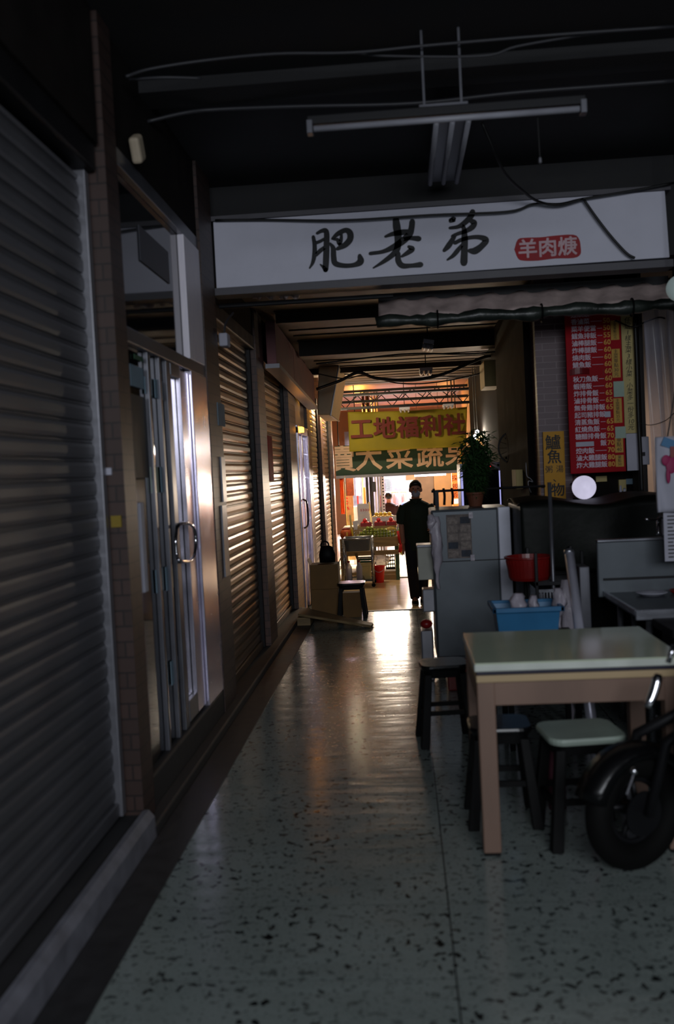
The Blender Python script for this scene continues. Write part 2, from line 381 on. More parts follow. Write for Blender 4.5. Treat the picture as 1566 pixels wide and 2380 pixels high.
cs.box(-1.07, 2.4, 8.6, 8.75, 2.93, 3.03).box(-1.07, 2.4, 10.55, 10.85, 2.86, 3.03).box(-1.4, 2.4, 13.4, 13.55, 2.95, 3.03)
struct(cs, 'ceiling_beam', mat('dark_ceiling_batten', '#2a2018', 0.6))
struct(MB().box(-4, 6, 16.2, 27, 3.2, 3.35), 'ceiling', m_ceil3)
struct(MB().box(-4, 6, 26.2, 26.4, -0.3, 3.9), 'wall_back', mat('dim_back_wall', '#5a3410', 0.8))
struct(MB().box(-4, -3.9, 16.9, 26.3, -0.3, 3.4).box(-4, -1.9, 16.8, 17, -0.3, 3.9), 'wall_market_left', m_tan)
struct(MB().box(1.35, 1.5, 16, 26.3, -0.3, 3.4), 'wall_market_right', m_tan)
# right side
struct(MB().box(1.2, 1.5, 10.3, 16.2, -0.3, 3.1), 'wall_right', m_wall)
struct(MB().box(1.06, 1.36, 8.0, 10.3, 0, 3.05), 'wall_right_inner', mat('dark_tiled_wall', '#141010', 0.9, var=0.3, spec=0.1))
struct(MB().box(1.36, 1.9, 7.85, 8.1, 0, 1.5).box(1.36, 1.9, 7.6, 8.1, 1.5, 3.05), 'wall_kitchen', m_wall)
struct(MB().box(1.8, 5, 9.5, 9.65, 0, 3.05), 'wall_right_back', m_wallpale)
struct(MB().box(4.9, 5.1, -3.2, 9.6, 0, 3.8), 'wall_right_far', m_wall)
struct(MB().box(1.115, 1.365, 7.72, 8.0, 0, 3.05), 'brick_pillar', m_brick2)
struct(MB().box(1.93, 2.12, 6.55, 6.75, 0, 3.6), 'steel_column', m_black)

# left pillars
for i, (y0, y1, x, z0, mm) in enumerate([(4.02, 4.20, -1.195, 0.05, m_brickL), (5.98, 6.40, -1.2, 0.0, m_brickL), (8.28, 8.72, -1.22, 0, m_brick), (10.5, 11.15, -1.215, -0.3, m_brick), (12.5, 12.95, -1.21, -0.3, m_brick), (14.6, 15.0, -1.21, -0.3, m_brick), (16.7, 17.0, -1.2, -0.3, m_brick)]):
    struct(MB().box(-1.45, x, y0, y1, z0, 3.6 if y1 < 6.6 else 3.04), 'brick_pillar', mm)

# ------------------------------------------------------------------ roller shutters
def shutter(label, x, y0, y1, z0, z1, m, pitch=0.075, housing=True):
    t = thing('roller_shutter', label, 'roller shutter', (x, (y0 + y1) / 2, z0), 'roller shutters along the left wall')
    b = MB(); n = int((z1 - z0 - 0.06) / pitch); prof = []
    for i in range(n + 1):
        zb = z0 + 0.06 + i * pitch
        for q, dx in ((0.0, -0.008), (0.06, -0.008), (0.10, 0.002), (0.30, 0.006), (0.66, 0.006), (0.84, 0.002), (0.88, -0.006), (0.92, 0.0), (0.96, 0.0)):
            z = zb + q * pitch
            if z < z1: prof.append((x + dx, z))
    for (xa, za), (xb, zb) in zip(prof, prof[1:]):
        b.face([(xa, y0 + 0.03, za), (xa, y1 - 0.03, za), (xb, y1 - 0.03, zb), (xb, y0 + 0.03, zb)])
    bmesh.ops.remove_doubles(b.bm, verts=b.bm.verts, dist=1e-5)
    b.build('shutter_curtain', m, t, solid=0.002)
    MB().box(x - 0.02, x + 0.02, y0 + 0.03, y1 - 0.03, z0, z0 + 0.06).build('bottom_bar', m, t, bevel=0.004)
    for y in (y0, y1 - 0.05): MB().box(x - 0.03, x + 0.035, y, y + 0.05, z0, z1).build('guide_rail', m_rail if m is m_shut else m_darkmetal, t, bevel=0.004)
    if housing: MB().box(x - 0.1, x + 0.07, y0, y1, z1, z1 + 0.12).build('housing', m_darkmetal, t, bevel=0.01)
    return t
sh1 = shutter('wide grey slatted shutter beside the painted kerb, first along the left', -1.30, -1.8, 4.0, 0.12, 2.88, m_shut, 0.078)
MB().box(-1.3, -1.27, 2.55, 2.66, 1.28, 1.32).box(-1.285, -1.262, 2.585, 2.625, 1.26, 1.34).build('lock_plate', m_steel, sh1)
sh2 = shutter('brown shutter with orange light on its slats, just after the glass door', -1.30, 6.42, 8.26, 0.05, 2.66, m_shut2, 0.078)
sh3 = shutter('brown shutter with a red paper strip at its edge, under the signboards', -1.30, 8.74, 10.5, 0.05, 2.62, m_shut2, 0.078)
shutter('narrow brown shutter behind the stacked cartons', -1.28, 12.97, 14.58, ZL + 0.06, 2.7, m_shut2, 0.078, False)
shutter('farthest brown shutter, next to the steel basin stand', -1.28, 15.02, 16.68, ZL + 0.06, 2.7, m_shut2, 0.078, False)

# ------------------------------------------------------------------ glass shopfront (door_1)
d1 = thing('door_1', 'dark glass shopfront door with a loop handle between two brown tiled pillars', None, (-1.25, 5.2, 0.05)); d1['kind'] = 'structure'
GX = -1.25
def DY(px): return PX(px, 1200, -1.22).y
MB().box(-1.45, -1.205, 4.22, 5.98, 0.05, 0.2).build('step', m_kerbdark, d1, bevel=0.01)
MB().box(GX - 0.01, GX, 4.2, 5.98, 0.2, 3.06).build('glass_pane', m_glass, d1)
struct(MB().box(-1.42, -1.40, 4.2, 5.98, 0.2, 3.06), 'wall_shop_inner', m_wall)
fr = MB()
fr.box(GX, -1.212, 4.2, 5.98, 2.20, 2.27).box(GX, -1.215, 4.2, 5.98, 3.0, 3.08)
for a_, b_ in ((366, 370), (392, 396), (408, 417)): fr.box(GX, -1.225, DY(a_), DY(b_), 0.2, 2.2)
fr.box(GX, -1.225, 4.2, 4.235, 0.2, 3.0)
fr.build('door_frame', m_alu_dk, d1, bevel=0.004)
lf = MB(); lf.box(GX, -1.222, DY(437), DY(455), 0.22, 2.18); lf.build('door_stile', m_alu2, d1, bevel=0.004)
MB().box(GX, -1.222, DY(417), DY(437), 0.22, 0.34).box(GX, -1.222, DY(417), DY(437), 2.13, 2.2).build('door_rail', m_alu_dk, d1, bevel=0.004)
MB().box(GX, -1.204, DY(457), 5.975, 0.2, 2.2).build('bright_jamb', m_alu2, d1, bevel=0.006)
MB().box(GX, -1.208, 5.55, 5.975, 2.27, 3.0).build('upper_jamb', m_alu, d1, bevel=0.006)
hp = [PX(412, 1225, -1.19), PX(420, 1217, -1.18), PX(440, 1217, -1.17), PX(452, 1232, -1.17), PX(455, 1265, -1.17), PX(450, 1295, -1.17), PX(437, 1305, -1.17), PX(418, 1303, -1.17), PX(411, 1290, -1.19), PX(408, 1255, -1.19)]
MB().tube(bez(hp + [hp[0]], 4)[:-1], 0.009, 8, close=True).cyl((-1.25, hp[2].y, hp[2].z), hp[2], 0.009).cyl((-1.25, hp[6].y, hp[6].z), hp[6], 0.009).build('door_handle', m_chrome, d1, smooth=True)
# upper light sheet behind the transom glass
def sheet(name, label, cat, px0, py0, px1, py1, x, m, group=None, thick=0.004):
    a, b = PX(px0, py0, x), PX(px1, py1, x)
    y0, y1 = sorted((a.y, b.y)); z0, z1 = sorted((a.z, b.z))
    return tag(MB().box(x - thick, x, y0, y1, z0, z1).build(name, m), label, cat, group)
sheet('paper_sheet', 'large faint grey sheet on the glass above the shopfront door', 'paper', 322, 522, 395, 660, -1.244, mat('grey_sheet', '#4a4c56', 0.6))
sheet('notice', 'pale blue notice at the top of the shopfront glass beside the near pillar', 'notice', 302, 845, 335, 905, -1.24, m_bluep)
sheet('notice', 'pale blue notice stepping down right of the first blue notice', 'notice', 336, 875, 355, 920, -1.24, m_bluep)
sheet('notice', 'small pale blue notice just left of the door stile under the header', 'notice', 359, 880, 380, 930, -1.24, m_bluep)
sheet('notice', 'green paper corner above the pale blue notices', 'notice', 312, 822, 333, 842, -1.24, mat('green_paper', '#2f5a40', 0.7))
sheet('notice', 'faint grey sheet below the pale blue notices', 'notice', 305, 915, 345, 1110, -1.243, mat('dim_sheet', '#3a3838', 0.6))
sheet('notice', 'pale paper hanging low on the glass at eye height', 'notice', 350, 1085, 370, 1145, -1.24, m_mint)
sheet('notice', 'second pale paper right of the one at eye height', 'notice', 373, 1085, 390, 1143, -1.24, m_bluep)
sheet('notice', 'pale blue paper at hip height on the shopfront glass', 'notice', 362, 1325, 382, 1370, -1.24, m_bluep)
sheet('notice', 'second blue paper at hip height nearer the loop handle', 'notice', 385, 1318, 404, 1365, -1.24, m_bluep)
sheet('notice', 'small blue sticker near the bottom of the shopfront glass', 'sticker', 397, 1538, 416, 1578, -1.24, m_bluep)
a = PX(325, 1168, -1.22); b = PX(350, 1372, -1.22)
tag(MB().box(-1.249, -1.218, a.y, a.y + 0.06, b.z, a.z).build('white_door_bar', m_paper, bevel=0.006), 'upright white bar beside the shopfront glass, next to the near pillar', 'bar')
p = PX(302, 1206, -1.2)
tag(MB().box(-1.26, -1.215, 4.008, 4.0205, p.z - 0.03, p.z + 0.02).build('pillar_sticker', mat('yellow_tape', '#8a7420', 0.7)), 'small yellow sticker on the near brown pillar', 'sticker')
p = PX(288, 1094, -1.2)
tag(MB().box(-1.275, -1.245, 4.008, 4.0205, p.z - 0.015, p.z + 0.015).build('pillar_sticker', m_paper), 'tiny pale patch on the near brown pillar', 'sticker')
# pillar 2 things
sheet('notice', 'blue paper stuck on the brown pillar right of the shopfront', 'notice', 505, 935, 524, 992, -1.196, m_bluep)
sheet('name_plate', 'long grey name plate on the brown pillar, upper of the two', 'plate', 514, 1062, 528, 1165, -1.190, m_rail, None, 0.01)
sheet('name_plate', 'long grey name plate on the brown pillar, lower of the two', 'plate', 516, 1175, 535, 1335, -1.190, m_rail, None, 0.01)
p = PX(515, 790, -1.19)
sb = thing('junction_box', 'small white junction box high on the brown pillar under the big white sign', 'junction box', (-1.17, p.y, p.z - 0.05))
MB().box(-1.2, -1.14, p.y - 0.06, p.y + 0.06, p.z - 0.05, p.z + 0.04).build('cover', m_paper, sb, bevel=0.01)
MB().tube(bez([(-1.17, p.y, p.z + 0.03), (-1.16, p.y + 0.03, p.z + 0.12), (-1.12, p.y + 0.12, p.z + 0.2)], 5), 0.008, 6).build('cable', m_cablegrey, sb)
p = PX(319, 346, -1.17)
lb = thing('junction_box', 'cream junction box at the top of the near brown pillar', 'junction box', (-1.17, p.y, p.z - 0.06))
R_ = Euler((math.radians(30), 0, 0))
MB().cbox((-1.17, p.y, p.z), (0.05, 0.10, 0.12), R=R_).build('cover', mat('cream_box', '#b5a690', 0.6), lb, bevel=0.015)
MB().cyl((-1.2, p.y, p.z), (-1.17, p.y, p.z), 0.02).build('bracket', m_darkmetal, lb)

# red paper couplet on pillar 3
sheet('paper_couplet', 'red paper strip on the edge of the middle brown shutter', 'paper strip', 622, 1012, 637, 1118, -1.215, m_redcloth)

# signboards high on the left wall
rs_ = thing('signboard', 'long dusty red signboard in two panels high over the left shutters', 'signboard', (-1.18, 10.5, 2.8))
for k, (ya, yb) in enumerate(((8.75, 10.2), (10.22, 12.6))):
    q = MB(); za = 2.98 - (ya - 8.75) * 0.035; zb_ = 2.98 - (yb - 8.75) * 0.035
    for s_ in (0,): q.rings([[(-1.19, y, z0), (-1.10, y, z0), (-1.10, y, z0 + 0.40), (-1.19, y, z0 + 0.40)] for y, z0 in ((ya, za - 0.4), (yb, zb_ - 0.4))])
    q.build('panel', m_signred, rs_, bevel=0.004)
MB().box(-1.2, -1.07, 8.7, 12.65, 2.46, 2.5, Matrix.Translation((0, 8.75, 2.5)) @ Matrix.Rotation(-0.035, 4, 'X') @ Matrix.Translation((0, -8.75, -2.42))).build('lower_rim', m_rail, rs_)

# door_2
d2 = thing('door_2', 'bright aluminium door half way along the left wall', None, (-1.25, 11.8, ZL)); d2['kind'] = 'structure'
MB().box(-1.3, -1.26, 11.17, 12.48, ZL + 0.06, 2.1).build('glass_pane', m_glass, d2)
q = MB(); q.box(-1.27, -1.2, 11.17, 11.27, ZL + 0.06, 2.12).box(-1.27, -1.2, 12.38, 12.48, ZL + 0.06, 2.12).box(-1.27, -1.2, 11.17, 12.48, 2.04, 2.14)
q.box(-1.27, -1.22, 11.27, 11.40, ZL + 0.1, 2.04).box(-1.27, -1.22, 11.78, 11.9, ZL + 0.1, 2.04).build('door_frame', m_alu2, d2, bevel=0.005)
q = MB()
for i in range(6): q.box(-1.255, -1.24, 11.93 + i * 0.075, 11.94 + i * 0.075, 0.4, 2.0)
for z in (0.5, 0.9, 1.5, 1.8): q.box(-1.255, -1.24, 11.9, 12.38, z, z + 0.015)
q.build('grille', m_alu2, d2)
MB().tube(bez([(-1.2, 11.35, 1.25), (-1.15, 11.35, 1.2), (-1.15, 11.35, 0.95), (-1.2, 11.35, 0.9)], 4), 0.012, 6).build('door_handle', m_chrome, d2)
struct(MB().box(-1.32, -1.24, 11.17, 12.48, 2.14, 2.7), 'window_1', m_alu_dk)
tag(MB().box(-1.22, -1.16, 11.3, 11.55, 2.06, 2.12).build('orange_lamp', m_orglow), 'small orange lamp on top of the bright aluminium door', 'lamp')

# ------------------------------------------------------------------ big white sign
SY = 6.42
sg = thing('shop_sign', 'long white shop sign with large black brush characters and a red seal', 'sign', (0.31, SY, 2.84))
R0 = PY(495, 516, SY); R1 = PY(503, 670, SY); R2 = PY(1545, 443, SY); R3 = PY(1556, 598, SY)
q = MB(); fr4 = [R1, R3, R2, R0]
q.rings([[Vector((v.x, SY, v.z)) for v in fr4], [Vector((v.x, SY + 0.13, v.z)) for v in fr4]]); q.build('panel', m_white, sg, bevel=0.004)
q = MB()
q.box(R1.x - 0.02, R3.x + 0.02, SY - 0.012, SY + 0.15, R1.z - 0.05, R1.z - 0.002).box(R1.x - 0.02, R3.x + 0.02, SY - 0.01, SY + 0.15, R0.z + 0.003, R0.z + 0.035)
q.build('edge_trim', mat('sign_trim', '#55535a', 0.5), sg)
def brush(mb, strokes, y, base):
    for st in strokes:
        pts = [(700 + x * 460 / 1566, 480 + yy * 460 / 1566) for x, yy, w in st]; ws = [w * 460 / 1566 for *_, w in st]
        P3 = [PY(a, b, y) for a, b in pts]; sc = y / F
        v = bez([(p.x, w * sc, p.z) for p, w in zip(P3, ws)], 6)
        L_, R__ = [], []
        for i, p_ in enumerate(v):
            a = v[max(i - 1, 0)]; b = v[min(i + 1, len(v) - 1)]; t_ = Vector((b.x - a.x, b.z - a.z)).normalized(); n_ = Vector((-t_.y, t_.x)); hw = p_.y * 0.66
            L_.append((p_.x + n_.x * hw, p_.z + n_.y * hw)); R__.append((p_.x - n_.x * hw, p_.z - n_.y * hw))
        for i in range(len(v) - 1):
            A = [L_[i], L_[i + 1], R__[i + 1], R__[i]]
            mb.face([(x, y, z) for x, z in A])
        for e in (0, len(v) - 1):
            r_ = v[e].y * 0.6
            mb.face([(v[e].x + r_ * math.cos(k * math.pi / 6), y - 0.0002, v[e].z + r_ * math.sin(k * math.pi / 6)) for k in range(12)])
FEI = [[(95, 240, 22), (105, 300, 26), (105, 370, 28), (92, 440, 22), (66, 488, 10)], [(125, 212, 18), (165, 192, 24), (198, 200, 32), (200, 300, 36), (196, 420, 38), (192, 500, 34)], [(192, 500, 30), (175, 480, 20), (150, 458, 8)],
       [(110, 290, 20), (150, 275, 20), (185, 255, 18)], [(115, 385, 22), (150, 350, 26), (190, 320, 22)],
       [(245, 255, 16), (290, 215, 28), (350, 188, 30), (385, 210, 38), (385, 260, 38), (345, 305, 34), (285, 335, 22)], [(318, 215, 16), (315, 260, 22), (305, 300, 26)], [(255, 260, 12), (285, 262, 22), (300, 290, 28)],
       [(228, 292, 14), (252, 330, 30), (256, 400, 34), (270, 450, 34), (340, 468, 28), (420, 462, 28), (468, 435, 42), (462, 390, 26)]]
LAO = [[(748, 100, 38), (755, 160, 46), (765, 230, 44), (762, 320, 40), (735, 370, 34), (660, 430, 26), (570, 486, 10)], [(665, 238, 16), (720, 218, 26), (790, 205, 34), (850, 200, 30)],
       [(878, 118, 34), (872, 170, 36), (855, 220, 40), (800, 275, 42), (720, 325, 34), (640, 358, 24), (545, 372, 22)], [(800, 262, 22), (860, 250, 24), (930, 255, 34)],
       [(850, 318, 20), (878, 335, 32), (850, 360, 30), (795, 395, 16)], [(765, 370, 30), (768, 430, 36), (800, 468, 34), (870, 468, 26), (945, 460, 34)]]
DI = [[(1175, 105, 16), (1205, 100, 34), (1180, 115, 24)], [(1355, 42, 34), (1340, 80, 34), (1290, 130, 32), (1240, 160, 24), (1175, 170, 18)], [(1345, 115, 30), (1370, 130, 32), (1350, 165, 34), (1300, 195, 26), (1240, 215, 22), (1195, 235, 20)],
      [(1262, 150, 22), (1285, 170, 26), (1292, 250, 38), (1290, 350, 40), (1286, 445, 44)], [(1215, 225, 24), (1200, 255, 28), (1165, 310, 34), (1130, 348, 22)],
      [(1215, 288, 24), (1270, 262, 24), (1340, 245, 24), (1410, 243, 28), (1460, 265, 38), (1430, 310, 36), (1375, 350, 42), (1330, 350, 26)], [(1275, 300, 20), (1235, 350, 28), (1200, 390, 24), (1155, 422, 12)]]
q = MB()
for ch in (FEI, LAO, DI): brush(q, ch, SY - 0.003, None)
q.build('lettering', m_ink, sg)
sp_ = [(1195, 580), (1203, 557), (1222, 553), (1255, 552), (1290, 548), (1332, 546), (1345, 556), (1349, 575), (1348, 592), (1332, 600), (1290, 601), (1250, 606), (1215, 606), (1203, 600)]
sv = bez([PY(a, b, SY) for a, b in sp_ + [sp_[0]]], 3)[:-1]
MB().rings([[Vector((v.x, SY - 0.006, v.z)) for v in sv], [Vector((v.x, SY - 0.001, v.z)) for v in sv]]).build('seal', m_redseal, sg)
q = MB(); c_ = PY(1272, 577, SY); text_mb(q, '羊肉焿', c_.x, SY - 0.008, c_.z - 0.005, 0.128, bold=0.003, ext=0.001, sx=1.02); q.build('seal_lettering', m_sealtext, sg)

# cables over the sign
def cable(label, pts, r=0.008, m=m_cable, y=None, cat='cable', name='cable', group=None):
    P3 = [PY(a, b, c) for a, b, c in pts]
    return tag(MB().tube(bez(P3, 6), r, 6).build(name, m, smooth=True), label, cat, group)
cable('thin black cable sagging along the top of the white sign', [(500, 512, 6.38), (620, 511, 6.38), (800, 512, 6.36), (1000, 500, 6.36), (1180, 492, 6.36), (1240, 474, 6.36), (1300, 474, 6.36), (1355, 462, 6.36), (1460, 445, 6.36), (1566, 425, 6.36)], 0.008)
cable('black cable dropping from the perpendicular ceiling lamp to the white sign', [(1120, 285, 5.6), (1150, 355, 5.7), (1175, 405, 5.9), (1210, 440, 6.1), (1250, 468, 6.3), (1300, 476, 6.34), (1355, 462, 6.35)], 0.009)
cable('black cable running down across the right end of the white sign', [(1355, 462, 6.37), (1385, 505, 6.37), (1420, 550, 6.37), (1455, 588, 6.37), (1475, 600, 6.37)], 0.009)
cable('grey ceiling cable nearest the camera, forking near its middle', [(292, 178, 4.3), (350, 160, 4.35), (480, 140, 4.4), (640, 125, 4.4), (820, 122, 4.4), (1000, 105, 4.4), (1300, 80, 4.4), (1566, 62, 4.4)], 0.007, m_cablegrey)
cable('short grey ceiling cable below the forked one', [(300, 185, 4.4), (380, 180, 4.4), (470, 182, 4.45)], 0.007, m_cablegrey)
cable('grey ceiling cable rising toward the upper right', [(820, 122, 4.45), (900, 130, 4.45), (1120, 130, 4.45), (1200, 108, 4.45), (1330, 85, 4.43), (1440, 68, 4.43)], 0.006, m_cablegrey)
cable('grey conduit along the ceiling behind the long lamp', [(340, 283, 4.9), (430, 262, 4.95), (508, 254, 5), (700, 247, 5), (960, 240, 5), (1190, 216, 5), (1400, 200, 5), (1566, 188, 5)], 0.010, m_cablegrey)

# ------------------------------------------------------------------ fluorescent lamps near ceiling
a = PY(714, 290, 4.4); b = PY(1360, 250, 4.4); zt = (a.z + b.z) / 2
fl = thing('fluorescent_lamp', 'long unlit fluorescent lamp hung across the dark ceiling', 'lamp', ((a.x + b.x) / 2, 4.4, zt - 0.03), 'unlit lamps under the dark ceiling')
MB().box(a.x, b.x, 4.37, 4.43, zt, zt + 0.04).build('housing', m_darkmetal, fl, bevel=0.005)
MB().cyl((a.x + 0.03, 4.385, zt - 0.018), (b.x - 0.03, 4.385, zt - 0.018), 0.014).build('tube', m_tubeoff, fl, smooth=True)
for x in (a.x + 0.012, b.x - 0.012): MB().box(x - 0.014, x + 0.014, 4.365, 4.42, zt - 0.04, zt + 0.02).build('end_cap', m_alu_dk, fl, bevel=0.003)
c_ = PY(1030, 245, 4.42)
MB().box(c_.x - 0.11, c_.x + 0.11, 4.4, 4.55, zt + 0.035, zt + 0.06).box(c_.x - 0.09, c_.x - 0.08, 4.45, 4.46, zt + 0.06, 3.56).box(c_.x + 0.08, c_.x + 0.09, 4.45, 4.46, zt + 0.06, 3.56).build('mounting_plate', m_alu_dk, fl)
Lz = 3.38; xa = PY(1051, 285, 5.15).x
f2 = thing('fluorescent_lamp', 'unlit twin fluorescent lamp hung end-on behind the long one', 'lamp', (xa, 5.7, Lz), 'unlit lamps under the dark ceiling')
MB().box(xa - 0.1, xa + 0.1, 5.12, 6.25, Lz + 0.02, Lz + 0.06).build('housing', m_alu_dk, f2, bevel=0.005)
for dx in (-0.085, 0.0, 0.085): MB().cyl((xa + dx, 5.14, Lz), (xa + dx, 6.22, Lz), 0.014).build('tube', m_tubeoff, f2, smooth=True)
MB().box(xa - 0.01, xa + 0.01, 5.4, 5.42, Lz + 0.05, 3.57).box(xa - 0.01, xa + 0.01, 6.0, 6.02, Lz + 0.05, 3.57).build('hanger', m_darkmetal, f2)
p0 = PY(1247, 262, 4.43); p1 = PY(1254, 372, 4.43)
pc = thing('pull_cord', 'thin pull cord with a small knob hanging from the long lamp', 'cord', (p1.x, 4.42, p1.z))
MB().cyl((p0.x, 4.42, zt + 0.03), (p1.x, 4.42, p1.z), 0.002, seg=6).build('cord', m_cable, pc)
MB().lathe((p1.x, 4.42, p1.z - 0.02), [(0.0, 0), (0.008, 0.005), (0.007, 0.025), (0.003, 0.03)], 10).build('knob', m_rail, pc)

# ------------------------------------------------------------------ awning under the sign, pipe, lights
A0 = PY(878, 690, 6.9); A1 = PY(1560, 640, 6.9)
aw = thing('rolled_awning', 'rolled-up pale awning with a dark crumpled roll hanging below the white sign', 'awning', ((A0.x + A1.x) / 2, 6.9, 2.58))
def awf(u_, v_):
    x = A0.x + (A1.x - A0.x) * u_; z = 2.80 - 0.17 * v_ + 0.012 * math.sin(u_ * 40) * v_; y = 7.0 - 0.22 * v_ + 0.02 * math.sin(u_ * 60 + v_ * 3)
    return Vector((x, y, z))
MB().grid(awf, 80, 6).build('fabric', m_awn, aw, smooth=True, solid=0.006)
pts = []; rr = []
for i in range(46):
    u_ = i / 45; pts.append((A0.x - 0.02 + (A1.x - A0.x + 0.1) * u_, 6.78, 2.60 + 0.008 * math.sin(i * 0.5) + 0.008 * random.random())); rr.append(0.036 + 0.008 * math.sin(i * 0.9) + 0.014 * random.random())
MB().tube(pts, rr, 12).build('roll', m_awnroll, aw, smooth=True)
for u_ in (0.2, 0.55, 0.85): MB().torus(Vector((A0.x + (A1.x - A0.x) * u_, 6.78, 2.60)), 0.062, 0.006, Matrix.Rotation(math.pi / 2, 3, 'Y').to_4x4(), 20, 6).build('strap', m_black, aw)
MB().box(A0.x, A1.x, 6.98, 7.02, 2.78, 2.84).build('mounting_bar', m_darkmetal, aw)
a = PY(505, 712, 6.7); b = PY(880, 690, 6.7)
tag(MB().tube([(a.x - 0.02, 6.7, (a.z + b.z) / 2), (b.x + 0.1, 6.7, (a.z + b.z) / 2)], 0.018, 10).build('pipe', m_darkmetal), 'dark horizontal pipe below the left part of the white sign', 'pipe')
for k, (px0, px1, lab) in enumerate(((588, 640, 'crumpled pale plastic tucked under the left end of the white sign'), (650, 697, 'smaller pale plastic scrap under the white sign, right of the crumpled one'))):
    a = PY(px0, 690, 6.72); b = PY(px1, 686, 6.72)
    tag(MB().grid(lambda u_, v_: Vector((a.x + (b.x - a.x) * u_, 6.68 + 0.05 * math.sin(u_ * 9 + v_ * 5), a.z - 0.02 + 0.05 * v_ + 0.008 * math.sin(u_ * 14))), 16, 6).build('plastic_scrap', m_awn, smooth=True, solid=0.004), lab, 'plastic')

# ------------------------------------------------------------------ menu board
MYY = 7.5
mx0, mx1 = 1.318, 1.742; mz0, mz1 = 1.452, 2.86
mn = thing('menu_board', 'tall red menu board listing rice dishes with prices in white and yellow', 'menu board', ((mx0 + mx1) / 2, MYY, mz0))
MB().box(mx0, mx1, MYY, MYY + 0.03, mz0, mz1).build('panel', m_redmenu, mn, bevel=0.003)
rows = ['雞?頭飯|40', '香滷?菜|50', '菜?便當|50', '鱈魚排飯|55', '滷棒腿飯|60', '炸棒腿飯|60', '燒肉飯|60', '鯖魚飯|60', '|60', '秋刀魚飯|60', '蝦捲飯|60', '炸排骨飯|65', '滷排骨飯|65', '無骨雞排飯|65', '起司豬排飯|', '清蒸魚飯|65', '紅燒魚飯|65', '糖醋排骨飯|70', '    飯|70', '焢肉飯|70', '滷大雞腿飯|80', '炸大雞腿飯|80']
rows[0] = '雞頭飯|40'; rows[1] = '香滷菜|50'; rows[2] = '菜羊便當|50'
lt, pr, ln = MB(), MB(), MB(); dz = 0.0555; zb0 = 1.512
for i, rw in enumerate(reversed(rows)):
    z = zb0 + i * dz; nm, pz = rw.split('|'); sz = 0.0485
    xs = mx0 + 0.045
    for k, chh in enumerate(nm):
        if chh != ' ': text_mb(lt, chh, xs + (k + 0.5) * 0.0475, MYY - 0.002, z, sz, bold=0.0009, ext=0.0006)
    if nm.startswith('    '): pass
    if pz: text_mb(pr, pz, xs + 0.270, MYY - 0.002, z, 0.055, bold=0.0012, ext=0.0006)
    e = xs + len(nm) * 0.0475 + 0.008
    if e < xs + 0.225 and nm: ln.box(e, xs + 0.235, MYY - 0.003, MYY, z - 0.0015, z + 0.0015)
lt.build('dish_lettering', m_menutext, mn); pr.build('price_lettering', m_pricetext, mn); ln.build('leader_line', m_menutext, mn)
zz = zb0 + 7 * dz; MB().box(mx0 + 0.275, mx0 + 0.32, MYY - 0.004, MYY, zz - 0.022, zz + 0.022).build('price_patch', m_paper, mn)
zz = zb0 + 3 * dz; MB().box(mx0 + 0.047, mx0 + 0.185, MYY - 0.004, MYY, zz - 0.018, zz + 0.018).build('name_patch', m_paper, mn)
zz = zb0 + 13 * dz
MB().grid(lambda u_, v_: Vector((mx0 + 0.02 + 0.26 * u_, MYY - 0.006 - 0.02 * math.sin(u_ * 6), zz - 0.02 + 0.045 * v_ + 0.01 * math.sin(u_ * 5))), 14, 3).build('peeling_strip', mat('peeling_red_film', '#701018', 0.4), mn, solid=0.002)
for z0, z1, tx in ((2.47, 2.62, '主菜單點25元'), (2.18, 2.40, '主菜單點30元'), (1.83, 2.02, '主菜單點35元'), (1.60, 1.72, '單點40'), (1.49, 1.58, '單點50')):
    st = MB().box(mx0 + 0.345, mx0 + 0.408, MYY - 0.003, MYY, z0, z1).build('price_sticker', m_ystick, mn)
    q = MB(); parts = []; s_ = tx; i = 0
    import re
    toks = re.findall(r'\d+|\D', s_); hh = (z1 - z0 - 0.01) / len(toks)
    for k, tk in enumerate(toks): text_mb(q, tk, mx0 + 0.3765, MYY - 0.004, z1 - 0.005 - (k + 0.5) * hh, min(0.04, hh * 1.05), ext=0.0005)
    q.build('sticker_lettering', m_ink, st)
tag(MB().box(mx0 + 0.35, mx0 + 0.43, MYY - 0.007, MYY - 0.004, 2.03, 2.15).build('paper_note', m_mint), 'pale green note on the menu board between the second and third yellow stickers', 'note')
tag(MB().box(mx0 + 0.35, mx0 + 0.43, MYY - 0.007, MYY - 0.004, 1.71, 1.80).build('paper_note', m_mint), 'pale green note on the menu board above the yellow sticker marked 40', 'note')
cs_ = thing('paper_strip', 'tall cream paper strip with handwritten black characters beside the red menu board', 'notice', (1.79, MYY, 1.74))
Mt = Matrix.Translation((1.745, 0, 0))
MB().box(1.744, 1.835, MYY + 0.0, MYY + 0.012, 1.745, 2.86).build('sheet', m_cream, cs_)
q = MB()
sl = '任選1樣主菜3樣小菜·小菜多一份多10元'
toks = re.findall(r'\d+|\D', sl); hh = 0.87 / len(toks)
for k, tk in enumerate(toks): text_mb(q, tk, 1.79, MYY - 0.002, 2.635 - (k + 0.5) * hh, 0.050, ext=0.0006, shear=0.15)
q.build('lettering', m_ink, cs_)
tag(MB().box(1.75, 1.842, MYY - 0.004, MYY + 0.0, 1.455, 1.742).build('paper_note', m_paper), 'blank white paper sheet hanging below the cream paper strip', 'paper')
